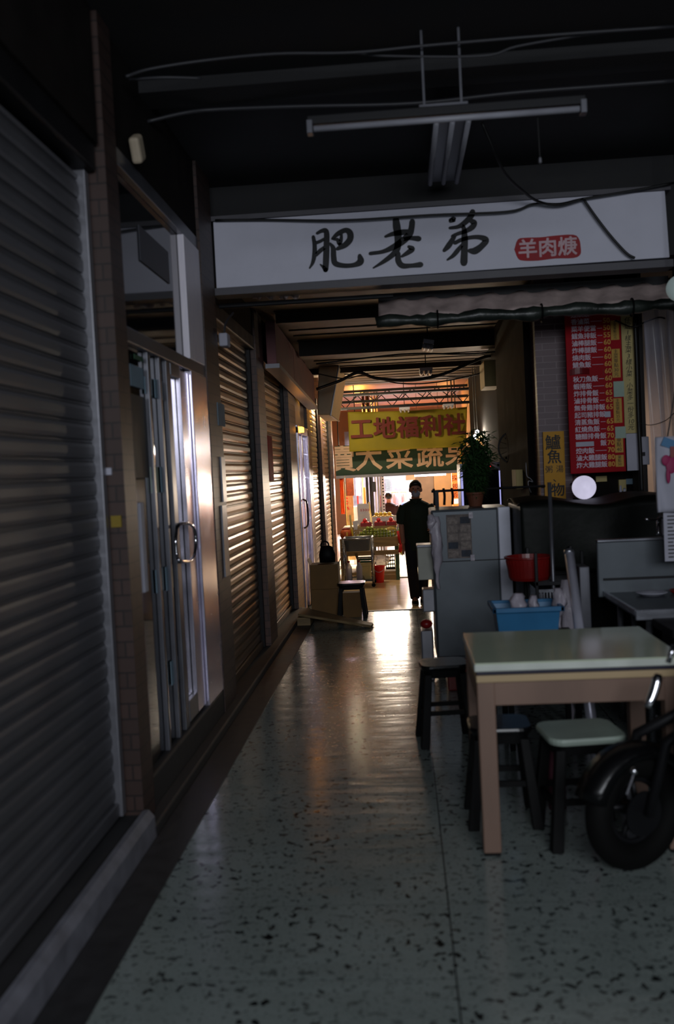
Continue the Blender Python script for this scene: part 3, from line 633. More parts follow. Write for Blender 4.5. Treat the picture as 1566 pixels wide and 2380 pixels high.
# yellow fish sign
yc = PY(1289, 1098, 7.68)
ys = thing('hanging_sign', 'yellow ochre vertical sign with black characters for perch soup and porridge', 'sign', (yc.x, 7.68, 1.27))
yw = 0.083; Ry = Matrix.Translation((yc.x, 7.68, 1.55)) @ Matrix.Rotation(math.radians(0.5), 4, 'Y') @ Matrix.Translation((-yc.x, -7.68, -1.55))
MB().box(yc.x - yw, yc.x + yw, 7.68, 7.695, 1.20, 1.795, Ry).build('panel', m_ysign, ys)
q = MB()
text_mb(q, '鱸', yc.x - 0.005, 7.676, 1.70, 0.125, bold=0.002, ext=0.001); text_mb(q, '魚', yc.x, 7.676, 1.585, 0.115, bold=0.002, ext=0.001)
text_mb(q, '粥', yc.x - 0.045, 7.676, 1.49, 0.062, ext=0.001); text_mb(q, '湯', yc.x + 0.04, 7.676, 1.49, 0.062, ext=0.001)
text_mb(q, '、', yc.x + 0.02, 7.676, 1.42, 0.08, ext=0.001); text_mb(q, '物', yc.x + 0.02, 7.676, 1.32, 0.11, bold=0.002, ext=0.001)
q.build('lettering', m_ink, ys)

# glowing balls standing in for out-of-focus highlights; their arm and stem are added
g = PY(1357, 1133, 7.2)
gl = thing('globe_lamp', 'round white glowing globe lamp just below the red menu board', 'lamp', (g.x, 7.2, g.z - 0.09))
MB().ball(g, 0.089, 28, 16).build('globe', m_bokeh, gl, smooth=True)
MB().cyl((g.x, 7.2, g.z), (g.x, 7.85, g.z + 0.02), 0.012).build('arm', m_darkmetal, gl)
g = PY(1579, 670, 6.2)
gl = thing('globe_lamp', 'pale round globe lamp cut by the frame beside the right end of the white sign', 'lamp', (g.x, 6.2, g.z - 0.08))
MB().ball(g, 0.083, 24, 14).build('globe', m_bokeh_dim, gl, smooth=True)
MB().cyl((g.x, 6.2, g.z + 0.05), (g.x, 6.2, 3.57), 0.008).build('stem', m_darkmetal, gl)

# plastic strip curtain, wall box, cables
ccv = thing('strip_curtain', 'clear plastic curtain hanging right of the menu board', 'curtain', (2.05, 7.4, 1.2))
for k in range(4):
    x0 = 1.885 + k * 0.085
    MB().grid(lambda u_, v_: Vector((x0 + 0.11 * u_ + 0.035 * (1 - v_), 7.38 + 0.012 * k % 0.03 + 0.018 * math.sin(u_ * 5 + v_ * 2 + k), 1.22 + (2.75 - 1.22) * v_)), 8, 14).build('strip', m_clear, ccv, smooth=True, solid=0.003)
MB().box(1.84, 2.3, 7.36, 7.42, 2.73, 2.78).build('rail', m_darkmetal, ccv)
p = PY(1492, 1045, 7.6)
wb = thing('wall_box', 'grey electric box on the wall left of the plastic curtain', 'electric box', (p.x, 7.6, p.z - 0.1))
MB().box(p.x - 0.045, p.x + 0.045, 7.56, 7.64, p.z - 0.12, p.z + 0.1).build('case', m_paper, wb, bevel=0.006)
MB().box(p.x - 0.02, p.x + 0.01, 7.55, 7.56, p.z - 0.05, p.z - 0.02).build('label_plate', m_darkmetal, wb)
struct(MB().box(1.86, 1.93, 7.6, 7.8, 0, 3.05), 'door_post_column', mat('dark_post', '#2a2626', 0.7))
for k in range(3):
    cable(['black wire bundle beside the cream paper strip', 'looped black wire near the cream paper strip', 'thin wire crossing the plastic curtain'][k],
          [[(1475, 740, 7.45), (1480, 850, 7.45), (1483, 960, 7.45), (1488, 1060, 7.45), (1492, 1150, 7.45)], [(1430, 745, 7.497), (1470, 760, 7.4), (1500, 748, 7.4), (1530, 738, 7.38), (1545, 740, 7.3)], [(1480, 980, 7.3), (1510, 988, 7.3), (1545, 978, 7.3), (1566, 960, 7.3)]][k], [0.016, 0.006, 0.003][k])
for k, (px, py, w, h_, m_, lab) in enumerate(((1397, 1113, 13, 6, m_cream, 'small beige label under the right part of the menu board'), (1446, 1128, 9, 13, m_cream, 'small beige switch box below the white paper sheet'), (1463, 1119, 9, 6, m_bluep, 'small turquoise tag below the white paper sheet'))):
    a = PY(px - w, py - h_, 7.83); b = PY(px + w, py + h_, 7.83)
    tag(MB().box(a.x, b.x, 7.82, 7.86, b.z, a.z).build(['label_plate', 'switch_box', 'wall_tag'][k], m_, bevel=0.002), lab, ['label', 'switch', 'tag'][k])
for k, (px, lab) in enumerate(((1443, 'white toothbrush-like bottle on the dark ledge, first of the pair'), (1452, 'small white cup on the dark ledge right of the bottle'))):
    a = PY(px, 1163, 7.6)
    tag(MB().lathe((a.x, 7.6, 1.27), [(0.01, 0), (0.012, 0.03), (0.008, 0.05), (0.008, 0.07 - 0.03 * k)], 10).build(['bottle', 'cup'][k], m_paper, smooth=True), lab.replace('toothbrush-like ', 'slim '), ['bottle', 'cup'][k])
wg = thing('window_grille', 'dark wire grille beside the globe lamp with pinkish light behind', 'grille', (1.35, 7.8, 1.27))
q = MB()
for i in range(5): q.box(1.33 + i * 0.03, 1.333 + i * 0.03, 7.78, 7.79, 1.25, 1.5)
for i in range(6): q.box(1.32, 1.46, 7.782, 7.788, 1.27 + i * 0.04, 1.273 + i * 0.04)
q.build('bars', m_darkmetal, wg); MB().box(1.32, 1.46, 7.83, 7.845, 1.25, 1.5).build('backing', mat('pinkish_board', '#8a5f55', 0.6), wg)  # backing colour stands in for pinkish light behind the bars

# ------------------------------------------------------------------ table
def bx(name, m, par, *a, bevel=0.003): return MB().box(*a).build(name, m, par, bevel=bevel)
TX0, TX1, TY0, TY1, TZ = 0.252, 1.06, 3.72, 4.42, 0.78
tb = thing('dining_table', 'brown wooden dining table with a shiny pale green top', 'table', ((TX0 + TX1) / 2, (TY0 + TY1) / 2, 0))
bx('table_top', m_lam, tb, TX0, TX1, TY0, TY1, TZ - 0.008, TZ)
bx('top_edge', m_lamedge, tb, TX0 - 0.002, TX1 + 0.002, TY0 - 0.003, TY1 + 0.002, TZ - 0.034, TZ - 0.006, bevel=0.004)
bx('dark_band', mat('dark_blue_band', '#1c1a30', 0.5), tb, TX0 + 0.006, TX1 - 0.006, TY0 + 0.006, TY1 - 0.006, TZ - 0.050, TZ - 0.034)
bx('light_band', m_woodlt, tb, TX0 + 0.004, TX1 - 0.004, TY0 + 0.0, TY1 - 0.004, TZ - 0.078, TZ - 0.050)
bx('apron', m_wood, tb, TX0 + 0.03, TX1 - 0.03, TY0 + 0.02, TY0 + 0.05, TZ - 0.175, TZ - 0.078)
bx('apron', m_wood, tb, TX0 + 0.03, TX1 - 0.03, TY1 - 0.05, TY1 - 0.02, TZ - 0.175, TZ - 0.078)
bx('apron', m_wood, tb, TX0 + 0.01, TX0 + 0.04, TY0 + 0.03, TY1 - 0.03, TZ - 0.175, TZ - 0.078)
bx('apron', m_wood, tb, TX1 - 0.04, TX1 - 0.01, TY0 + 0.03, TY1 - 0.03, TZ - 0.175, TZ - 0.078)
for x in (TX0 + 0.006, TX1 - 0.076):
    for y in (TY0 + 0.015, TY1 - 0.085):
        lg = bx('leg', m_wood, tb, x, x + 0.07, y, y + 0.07, 0.012, TZ - 0.078, bevel=0.005)
        bx('foot_cap', m_black, lg, x + 0.003, x + 0.067, y + 0.003, y + 0.067, 0.0, 0.012)

# ------------------------------------------------------------------ stools
def rrect(cx, cy, w, d, z, rad=0.06, n=5):
    o = []
    for sx, sy, a0 in ((1, 1, 0), (-1, 1, 90), (-1, -1, 180), (1, -1, 270)):
        for k in range(n + 1):
            a = math.radians(a0 + 90 * k / n); o.append(Vector((cx + sx * (w / 2 - rad) + rad * math.cos(a), cy + sy * (d / 2 - rad) + rad * math.sin(a), z)))
    return o
def stool(label, x, y, z, h, w=0.30, seatm=m_seat, legm=m_black, rot=0.0, odd=None, spread=0.04, z0=0, bars=True):
    t_ = thing('stool', label, 'stool', (x, y, z0), 'dark legged stools')
    MB().rings([rrect(x, y, w * 0.97, w * 0.9, z0 + h - 0.028), rrect(x, y, w, w * 0.93, z0 + h - 0.012), rrect(x, y, w * 0.97, w * 0.9, z0 + h)]).build('seat', seatm, t_, smooth=False, bevel=0.002)
    MB().rings([rrect(x, y, w * 0.84, w * 0.8, z0 + h - 0.07), rrect(x, y, w * 0.9, w * 0.84, z0 + h - 0.028)]).build('seat_frame', legm, t_)
    for i, (sx, sy) in enumerate(((-1, -1), (1, -1), (1, 1), (-1, 1))):
        a = Vector((x + sx * (w * 0.36), y + sy * w * 0.33, z0 + h - 0.05)); b_ = Vector((x + sx * (w * 0.36 + spread), y + sy * (w * 0.33 + spread), z0))
        MB().rings([[a + Vector((dx * 0.020, dy * 0.020, 0)) for dx, dy in ((-1, -1), (1, -1), (1, 1), (-1, 1))], [b_ + Vector((dx * 0.024, dy * 0.024, 0)) for dx, dy in ((-1, -1), (1, -1), (1, 1), (-1, 1))]]).build('leg', odd if (odd and i == 1) else legm, t_, bevel=0.004)
    zs = z0 + 0.16; e = w * 0.36 + spread * 0.62
    q = MB()
    for sx in (-1, 1): q.box(x + sx * e - 0.01, x + sx * e + 0.01, y - e * 0.9, y + e * 0.9, zs, zs + 0.025)
    for sy in (-1, 1): q.box(x - e, x + e, y + sy * e * 0.86 - 0.008, y + sy * e * 0.86 + 0.008, zs + 0.015, zs + 0.04)
    if bars: q.build('stretcher', legm, t_)
    t_.rotation_euler = (0, 0, rot); return t_
stool('stool with a pale rounded seat tucked under the front of the dining table', 0.685, 3.93, 0, 0.45, 0.32, odd=m_rail, rot=0.12)
stool('black legged stool in the aisle, just left of the dining table', 0.185, 5.36, 0, 0.455, 0.27, m_blackpl, rot=0.1)
stool('black stool behind the near left table leg, mostly hidden', 0.375, 4.15, 0, 0.43, 0.27, m_blackpl, rot=0.0)
tag(MB().lathe((0.63, 4.25, 0.0), [(0.0, 0), (0.04, 0.002), (0.042, 0.30), (0.036, 0.33), (0.02, 0.36), (0.012, 0.38)], 20).build('gas_cylinder', mat('dusty_pink_metal', '#6b3a48', 0.5), smooth=True), 'dusty pink cylinder standing under the dining table behind the pale stool', 'cylinder')
pt = PZ(1070, 1708, 0)
po = thing('metal_pot', 'grey steel pot on the floor behind the aisle stool', 'pot', (0.30, 5.62, 0))
MB().lathe((0.41, 5.58, 0.0), [(0.0, 0), (0.08, 0.0), (0.088, 0.02), (0.088, 0.24), (0.095, 0.245), (0.09, 0.25), (0.0, 0.265)], 24).build('body', m_steel_dk, po, smooth=False)
MB().lathe((0.41, 5.58, 0.262), [(0.0, 0), (0.012, 0.002), (0.014, 0.015), (0, 0.02)], 12).build('knob', m_black, po)

# ------------------------------------------------------------------ steel cabinet with papers
FX0, FX1, FY = 0.205, 0.79, 7.12
fg = thing('steel_cabinet', 'tall grey steel refrigerator cabinet with printed papers on its face', 'cabinet', (0.5, 7.4, 0))
bx('body', m_steel_dk, fg, FX0, FX1, FY, FY + 0.62, 0.10, 1.235, bevel=0.012)
bx('face_panel', m_steel_dk, fg, FX0 + 0.01, FX1 - 0.095, FY - 0.022, FY - 0.002, 0.13, 1.225, bevel=0.006)
bx('bright_edge_post', mat('bright_steel', '#c2c4d2', 0.45, metal=0.3), fg, FX1 - 0.09, FX1 + 0.002, FY - 0.026, FY - 0.001, 0.12, 1.24, bevel=0.006)
bx('door_seam', m_darkmetal, fg, FX0 + 0.02, FX1 - 0.005, FY - 0.0275, FY - 0.024, 0.845, 0.852, bevel=0)
bx('hinge', m_darkmetal, fg, FX0 + 0.005, FX0 + 0.03, FY - 0.034, FY - 0.02, 1.12, 1.19)
for x in (FX0 + 0.04, FX1 - 0.06):
    for y in (FY + 0.05, FY + 0.55): MB().cyl((x, y, 0), (x, y, 0.1), 0.02).build('foot', m_black, fg)
ppr = thing('printed_sheet', 'large newspaper-like sheet of small pictures taped on the steel cabinet', 'paper', (0.45, FY - 0.03, 0.95))
pa, pb_ = PY(1036, 1197, FY - 0.025), PY(1098, 1296, FY - 0.025)
mp_ = mat('printed_paper', '#6d6360', 0.7, var=0.5, scale=22); md_ = mat('printed_paper_dark', '#2e3440', 0.7, var=0.5, scale=25)
bx('sheet', mp_, ppr, pa.x, pb_.x, FY - 0.027, FY - 0.0235, pb_.z, pa.z, bevel=0)
q = MB(); q2 = MB(); w_ = pb_.x - pa.x; h_ = pa.z - pb_.z
for i in range(2):
    for j in range(5):
        x0 = pa.x + w_ * (0.04 + i * 0.52); z0 = pb_.z + h_ * (0.03 + j * 0.19)
        (q2 if (i + j) % 2 and j < 2 or (i == 1 and j == 4) else q).box(x0, x0 + w_ * 0.40, FY - 0.0285, FY - 0.0268, z0, z0 + h_ * 0.15)
q.build('pictures', mat('printed_pictures', '#857a74', 0.7, var=0.45, scale=35), ppr); q2.build('dark_pictures', md_, ppr)
q = MB()
for x, z in ((pb_.x, pa.z - 0.01), (pb_.x, pb_.z)): q.cbox((x, FY - 0.029, z), (0.03, 0.002, 0.045))
q.build('tape', m_bag, ppr)
# plastic bag hanging on the cabinet's left edge
def bagmesh(cx, cy, z1, z0, w, d, seed=0):
    rs = []
    for i in range(11):
        t_ = i / 10; z = z1 + (z0 - z1) * t_; r_ = (0.25 + 0.75 * math.sin(min(1, t_ * 1.15 + 0.08) * math.pi) ** 0.7) if t_ < 0.99 else 0.3
        rs.append([Vector((cx + w * r_ * (1 + 0.18 * math.sin(k * 2.3 + i * 1.1 + seed)) * math.cos(k * math.pi / 9), cy + d * r_ * (1 + 0.2 * math.sin(k * 1.7 + i + seed)) * math.sin(k * math.pi / 9), z)) for k in range(18)])
    rn = random.Random(seed + 40)
    for ring in rs[1:-1]:
        o_ = Vector((rn.uniform(-1, 1) * w * 0.25, rn.uniform(-1, 1) * d * 0.2, 0))
        for v in ring: v += o_ + Vector((rn.uniform(-1, 1) * w * 0.10, rn.uniform(-1, 1) * d * 0.1, 0))
    return MB().rings(rs)
a = PY(1012, 1200, FY - 0.06); b = PY(1016, 1368, FY - 0.06)
tag(bagmesh(a.x, FY - 0.075, a.z, b.z, 0.040, 0.03).build('plastic_bag', m_bag, smooth=True), 'long clear plastic bag hanging on the steel cabinet left of the papers', 'bag')
a = PY(1000, 1195, FY - 0.06); b = PY(1003, 1240, FY - 0.06)
tag(bagmesh(a.x, FY - 0.09, a.z, b.z, 0.03, 0.03, 2).build('plastic_bag', m_bag, smooth=True), 'small crumpled plastic bag at the upper left corner of the steel cabinet', 'bag')
# pale boxes left of the cabinet
a = PY(969, 1272, 7.2); b = PY(1001, 1346, 7.2)
hb = thing('hanging_box', 'pale box hung beside the steel cabinet at its left side', 'box', (0.17, 7.2, b.z))
bx('body', mat('pale_box_metal', '#a3a398', 0.55), hb, a.x, FX0 + 0.002, 7.16, 7.34, b.z, a.z, bevel=0.006)
bx('lid', m_rail, hb, a.x - 0.004, FX0 - 0.002, 7.155, 7.345, a.z, a.z + 0.02, bevel=0.004)
a = PY(981, 1370, 7.15); b = PY(1002, 1422, 7.15)
tag(MB().box(a.x, FX0 + 0.002, 7.14, 7.3, b.z, a.z).build('drip_canister', m_rail, bevel=0.008), 'small grey canister fixed low on the left side of the steel cabinet', 'canister')
a = PY(977, 1456, 7.0); b = PZ(977, 1538, 0)
tag(MB().box(PY(977, 1456, 6.9).x, 0.175, 6.88, 7.08, 0, 0.37).build('white_crate', m_rail, bevel=0.01), 'pale grey bin on the floor at the cabinet\'s left foot', 'bin')
tag(MB().ball(Vector((PY(990, 1437, 6.98).x, 6.98, 0.406)), (0.045, 0.05, 0.035)).build('red_bowl', m_redpl, smooth=True), 'dark red bowl on top of the pale grey bin', 'bowl')
tag(MB().box(0.255, 0.40, 6.55, 6.9, 0.0, 0.16).build('red_crate', m_redpl, bevel=0.008), 'dark red crate low in front of the steel cabinet, above the aisle stool', 'crate')

# rail with pegs above cabinet
ra = PY(1000, 1139, 7.9); rb = PY(1300, 1128, 7.9)
rk = thing('hanging_rail', 'dark horizontal rail with hooks above the steel cabinet', 'rail', ((ra.x + rb.x) / 2, 7.6, ra.z))
MB().tube([(ra.x, 7.66, (ra.z + rb.z) / 2), (1.14, 7.66, (ra.z + rb.z) / 2)], 0.010, 8).build('bar', m_darkmetal, rk)
for px in (1008, 1031, 1050):
    q = PY(px, 1150, 7.66); zt_ = (ra.z + rb.z) / 2
    MB().tube(bez([(q.x, 7.66, zt_ + 0.02), (q.x + 0.006, 7.65, zt_ - 0.04), (q.x, 7.655, 1.25)], 4), 0.010, 8).build('post', m_darkmetal, rk)
MB().box(0.26, 0.29, 7.64, 7.68, 1.235, (ra.z + rb.z) / 2).build('post', m_darkmetal, rk)

# potted plant on top of the cabinet
pp = PY(1104, 1152, 7.5); PZ0 = 1.236
pl = thing('potted_plant', 'tall leafy green plant in a brown pot on top of the steel cabinet', 'plant', (pp.x, 7.5, PZ0))
MB().lathe((pp.x, 7.5, PZ0), [(0, 0), (0.05, 0), (0.068, 0.09), (0.074, 0.095), (0.074, 0.11), (0.06, 0.11), (0.0, 0.1)], 20).build('pot', m_terracotta, pl, smooth=False)
q = MB(); ql = MB(); rnd = random.Random(3)
for i in range(60):
    a = rnd.uniform(0, 6.28); top = 0.26 + 0.34 * rnd.random(); sp = rnd.uniform(0.03, 0.16)
    P_ = bez([(pp.x, 7.5, PZ0 + 0.09), (pp.x + 0.02 + 0.2 * sp * math.cos(a), 7.5 + 0.3 * sp * math.sin(a), PZ0 + top * 0.55), (pp.x + 0.03 + sp * math.cos(a), 7.5 + sp * math.sin(a), PZ0 + top)], 8)
    q.tube(P_, 0.0025, 5)
    for p_ in P_[4:]:
        for _ in range(3):
            b_ = rnd.uniform(0, 6.28); L0 = rnd.uniform(0.06, 0.12); d_ = Vector((math.cos(b_), math.sin(b_), rnd.uniform(-0.9, 0.5))).normalized(); s_ = d_.cross(Vector((0, 0, 1))).normalized() * 0.012
            ql.face([p_ - s_ * 0.3, p_ + d_ * L0 * 0.5 - s_ + Vector((0, 0, 0.006)), p_ + d_ * L0, p_ + d_ * L0 * 0.5 + s_ + Vector((0, 0, 0.006))])
q.build('stems', m_leaf, pl); ql.build('leaves', m_leaf, pl)

# ------------------------------------------------------------------ kitchen corner
# post
pA = PY(1277, 1150, 6.15); pB = PY(1290, 1462, 6.15)
tag(MB().cyl((pB.x, 6.15, 0.0), (pB.x, 6.15, pA.z + 0.08), 0.013).build('steel_post', m_alu_dk, smooth=True), 'thin upright steel post in front of the green tarpaulin', 'post')
# counter beneath the tarpaulin
ct = thing('draped_counter', 'counter covered by a dark green tarpaulin behind the sinks', 'counter', (1.5, 6.9, 0))
bx('body', m_black, ct, 0.84, 2.6, 6.62, 7.3, 0.0, 1.15, bevel=0.01)
def tarp(u_, v_):
    x = 0.80 + 1.85 * u_; 
    if v_ < 0.35: y = 7.34 - (v_ / 0.35) * 0.78; z = 1.275 + 0.015 * math.sin(u_ * 17) + 0.02 * math.sin(v_ * 20)
    else: y = 6.55 - 0.03 * math.sin(u_ * 25) * (v_ - 0.3); z = 1.275 - (v_ - 0.35) / 0.65 * (0.42 + 0.05 * math.sin(u_ * 7))
    return Vector((x, y, z - 0.02 * math.exp(-((u_ - 0.3) * 8) ** 2)))
MB().grid(tarp, 70, 24).build('tarpaulin', m_tarp, ct, smooth=True, solid=0.004)
bx('side_cover', m_tarp, ct, 0.805, 0.835, 6.58, 7.33, 0.05, 1.26, bevel=0.01)
# rack with red basin
rkk = thing('wire_rack', 'dark rack between the steel cabinet and the post', 'rack', (0.95, 6.2, 0))
for x in (0.83, 1.12):
    for y in (6.1, 6.5): bx('upright', m_darkmetal, rkk, x - 0.01, x + 0.01, y - 0.01, y + 0.01, 0, 0.98)
for z in (0.30, 0.62, 0.78):
    q = MB()
    for i in range(9): q.box(0.82, 1.13, 6.1 + i * 0.05, 6.108 + i * 0.05, z, z + 0.008)
    q.box(0.82, 1.13, 6.09, 6.10, z - 0.01, z + 0.012).box(0.82, 1.13, 6.5, 6.51, z - 0.01, z + 0.012).build('shelf', m_darkmetal, rkk)
a = PY(1190, 1268, 6.1); b = PY(1283, 1316, 6.1)
rb_ = thing('red_basin', 'ribbed red plastic basin on the rack beside the steel cabinet', 'basin', (0.97, 6.3, 0.795))
MB().lathe(((a.x + b.x) / 2, 6.28, 0.79), [(0, 0), (0.125, 0), (0.135, 0.02), (0.150, 0.14), (0.160, 0.145), (0.160, 0.155), (0.145, 0.155), (0.125, 0.02), (0, 0.012)], 36).build('bowl', m_redpl, rb_, smooth=False)
q = MB()
for k in range(36):
    an = 2 * math.pi * k / 36; c_ = Vector(((a.x + b.x) / 2, 6.28, 0))
    q.tube([c_ + Vector((0.131 * math.cos(an), 0.131 * math.sin(an), 0.82)), c_ + Vector((0.148 * math.cos(an), 0.148 * math.sin(an), 0.92))], 0.003, 5)
q.build('ribs', m_redpl, rb_)
a = PY(1190, 1358, 6.1)
dr = thing('dish_drainer', 'stainless slotted dish drainer on the lower rack shelf', 'drainer', (0.97, 6.3, 0.632))
q = MB(); q.box(0.83, 1.12, 6.12, 6.13, 0.632, 0.65).box(0.83, 1.12, 6.12, 6.13, 0.72, 0.74)
for i in range(15): q.box(0.832 + i * 0.0197, 0.842 + i * 0.0197, 6.12, 6.13, 0.65, 0.72)
q.box(0.83, 1.12, 6.13, 6.45, 0.632, 0.638).box(0.83, 0.835, 6.12, 6.45, 0.632, 0.74).box(1.115, 1.12, 6.12, 6.45, 0.632, 0.74).build('frame', m_steel, dr)
for k, x in enumerate((0.86, 1.05)):
    tag(MB().lathe((x, 6.22, 0.639), [(0, 0), (0.022, 0), (0.03, 0.06), (0.032, 0.085), (0.028, 0.085), (0.0, 0.01)], 14).build('cup', m_paper, smooth=True), ['white cup at the left end of the slotted drainer', 'white cup at the right end of the slotted drainer'][k], 'cup', 'cups in the drainer')
# blue crate on a dark stand
bs = thing('stand', 'low dark stand under the blue crate', 'stand', (0.72, 5.3, 0))
bx('top', m_black, bs, 0.50, 0.92, 5.1, 5.5, 0.57, 0.60)
for x in (0.52, 0.88):
    for y in (5.12, 5.46): bx('leg', m_black, bs, x, x + 0.03, y, y + 0.03, 0, 0.57)
blc = thing('blue_crate', 'blue plastic crate with pale plastic bags behind the dining table', 'crate', (0.70, 5.25, 0.6))
a = PY(1147, 1413, 5.12); b = PY(1308, 1410, 5.12)
x0, x1 = a.x, b.x; q = MB()
def ring4(i, z): return [Vector((x0 + i, 5.12 + i, z)), Vector((x1 - i, 5.12 + i, z)), Vector((x1 - i, 5.42 - i, z)), Vector((x0 + i, 5.42 - i, z))]
q.rings([ring4(0.03, 0.601), ring4(0.012, 0.77), ring4(0.018, 0.77), ring4(0.036, 0.61)]); q.build('tub', m_bluepl, blc, bevel=0.003)
q = MB(); q.box(x0 - 0.006, x1 + 0.006, 5.105, 5.13, 0.755, 0.782).box(x0 - 0.006, x1 + 0.006, 5.41, 5.43, 0.755, 0.782).box(x0 - 0.006, x0 + 0.016, 5.105, 5.43, 0.755, 0.782).box(x1 - 0.016, x1 + 0.006, 5.105, 5.43, 0.755, 0.782).build('rim', m_bluepl, blc, bevel=0.004)
for k, (px, w, h_, lab) in enumerate(((1205, 0.045, 0.10, 'pale knotted plastic bag in the blue crate, taller one'), (1241, 0.028, 0.085, 'small pink-tinted plastic bag in the blue crate'), (1298, 0.035, 0.12, 'white plastic bag at the right end of the blue crate'))):
    c_ = PY(px, 1410, 5.25)
    tag(bagmesh(c_.x, 5.26, 0.74 + h_, 0.64, w, 0.05, k).build('plastic_bag', m_bag, smooth=True), lab, 'bag')
# leaning steel tube
ta = PY(1322, 1282, 5.35); tb_ = PY(1347, 1470, 5.05)
dd = (tb_ - ta) / (ta.z - tb_.z); foot = ta + dd * (ta.z - 0.02)
lt_ = thing('steel_tube', 'shiny steel tube leaning beside the sink behind the dining table', 'tube', foot)
MB().cyl(ta, foot, 0.027, seg=24).build('tube', mat('pale_steel_tube', '#cfcfe0', 0.3, metal=0.35), lt_, smooth=True); 
dd2 = (foot - ta).normalized(); MB().cyl(ta - dd2 * 0.004, ta + dd2 * 0.02, 0.0295, seg=24).build('end_collar', m_steel, lt_, smooth=True)
# pale cloth and cardboard pile beside tube
tag(bagmesh(PY(1318, 1400, 5.6).x, 5.62, 0.86, 0.0, 0.045, 0.05, 5).build('plastic_bag', m_bag, smooth=True), 'tall crumpled pale bag standing just left of the leaning steel tube', 'bag')
wc = PY(1358, 1390, 5.95)
tag(MB().box(wc.x - 0.035, wc.x + 0.03, 5.9, 6.1, 0.0, 0.90).build('pale_board', m_alu_dk, bevel=0.006), 'upright grey board between the leaning tube and the sink', 'board')

# stainless sink table
sk = thing('sink_table', 'stainless steel work table with a tall backsplash behind the dining table', 'sink table', (1.8, 5.35, 0))
SX0, SX1, SY0, SY1, SZ = 1.15, 2.5, 4.95, 5.72, 0.76
bx('table_top', m_steel_dk, sk, SX0 + 0.02, SX1, SY0, SY1, SZ - 0.035, SZ, bevel=0.012)
bx('raised_rim', m_steel, sk, SX0 + 0.015, SX0 + 0.035, SY0, SY1, SZ - 0.02, SZ + 0.012, bevel=0.005)
bx('raised_rim', m_steel, sk, SX0 + 0.02, SX1, SY0 - 0.006, SY0 + 0.012, SZ - 0.045, SZ + 0.010, bevel=0.005)
bx('backsplash', m_steel_dk, sk, SX0 - 0.01, SX1, SY1 + 0.0, SY1 + 0.03, SZ - 0.03, 1.065, bevel=0.008)
bx('backsplash_lip', m_steel, sk, SX0 - 0.01, SX1, SY1 - 0.02, SY1 + 0.035, 1.062, 1.078, bevel=0.004)
bx('splash_groove', m_darkmetal, sk, SX0 + 0.02, SX1, SY1 - 0.008, SY1, 0.832, 0.846, bevel=0.002)
for x in (SX0 + 0.1, SX0 + 0.18, SX1 - 0.08):
    for y in (SY0 + 0.05, SY1 - 0.06): MB().cyl((x, y, 0), (x, y, SZ - 0.03), 0.017).build('leg', m_steel, sk, smooth=True)
q = MB()
for y in (SY0 + 0.05, SY1 - 0.06): q.tube([(SX0 + 0.1, y, 0.2), (SX1 - 0.08, y, 0.2)], 0.012, 8)
q.build('stretcher', m_steel, sk)
fa = thing('tap', 'curved chrome tap with a lever handle at the sink backsplash', 'tap', (PY(1537, 1250, 5.68).x, 5.73, 1.079))
b0 = PY(1528, 1250, 5.7)
MB().tube(bez([(b0.x + 0.04, 5.73, 1.075), (b0.x + 0.04, 5.73, 1.20), (b0.x + 0.02, 5.72, 1.185), (b0.x - 0.005, 5.66, 1.15), (b0.x - 0.01, 5.64, 1.10)], 5), 0.012, 10).build('spout', m_chrome, fa, smooth=True)
a = PY(1500, 1207, 5.65)
MB().tube(bez([(b0.x + 0.04, 5.72, 1.19), (b0.x - 0.02, 5.69, 1.185), (a.x, 5.66, a.z)], 5), [0.008] * 5 + [0.010] * 3 + [0.013] * 3, 10, flat=0.7).build('lever_handle', m_chrome, fa, smooth=True)
c_ = PZ(1514, 1384, SZ)
tag(MB().lathe((c_.x, c_.y, SZ + 0.001), [(0, 0), (0.06, 0), (0.085, 0.016), (0.09, 0.018), (0.085, 0.021), (0.058, 0.006), (0, 0.004)], 28).build('plate', m_paper, smooth=True), 'white plate lying on the stainless work table', 'plate')
tag(MB().lathe((c_.x + 0.19, c_.y + 0.03, SZ + 0.001), [(0, 0), (0.06, 0), (0.085, 0.02), (0.08, 0.022), (0.055, 0.006), (0, 0.004)], 28).build('plate', m_redpl, smooth=True), 'dark red dish on the stainless work table right of the white plate', 'dish')
# dark low table right of dining table
lb_ = thing('low_counter', 'dark low counter to the right behind the dining table', 'counter', (1.6, 4.75, 0))
bx('top', m_black, lb_, 1.23, 2.2, 4.5, 4.86, 0.70, 0.74)
bx('body', m_black, lb_, 1.27, 2.15, 4.54, 4.84, 0.0, 0.70)
# hanging plastic bags and papers at right edge
a = PY(1552, 1015, 5.4); b = PY(1552, 1190, 5.4)
hbx = thing('printed_bag', 'white plastic bag with magenta print hanging at the right edge', 'bag', (a.x, 5.4, b.z))
MB().grid(lambda u_, v_: Vector((PY(1526, 1100, 5.4).x + 0.30 * u_, 5.40 + 0.02 * math.sin(u_ * 9 + v_ * 3), b.z + (a.z - b.z) * v_)), 20, 16).build('bag_body', m_paper, hbx, smooth=True, solid=0.02)
q = MB()
for (px, py), (rx, rz) in (((1548, 1070), (0.025, 0.03)), ((1560, 1082), (0.03, 0.045)), ((1553, 1105), (0.012, 0.045)), ((1563, 1062), (0.02, 0.02))):
    c_ = PY(px, py, 5.37); q.ball((c_.x, 5.372, c_.z), (rx, 0.006, rz), 12, 8)
q.build('magenta_print', mat('magenta_print', '#a01858', 0.6), hbx)
c_ = PY(1560, 1032, 5.36); MB().cbox((c_.x, 5.37, c_.z), (0.10, 0.012, 0.05), R=Euler((0, 0.4, 0))).build('blue_label', m_bluepl, hbx)
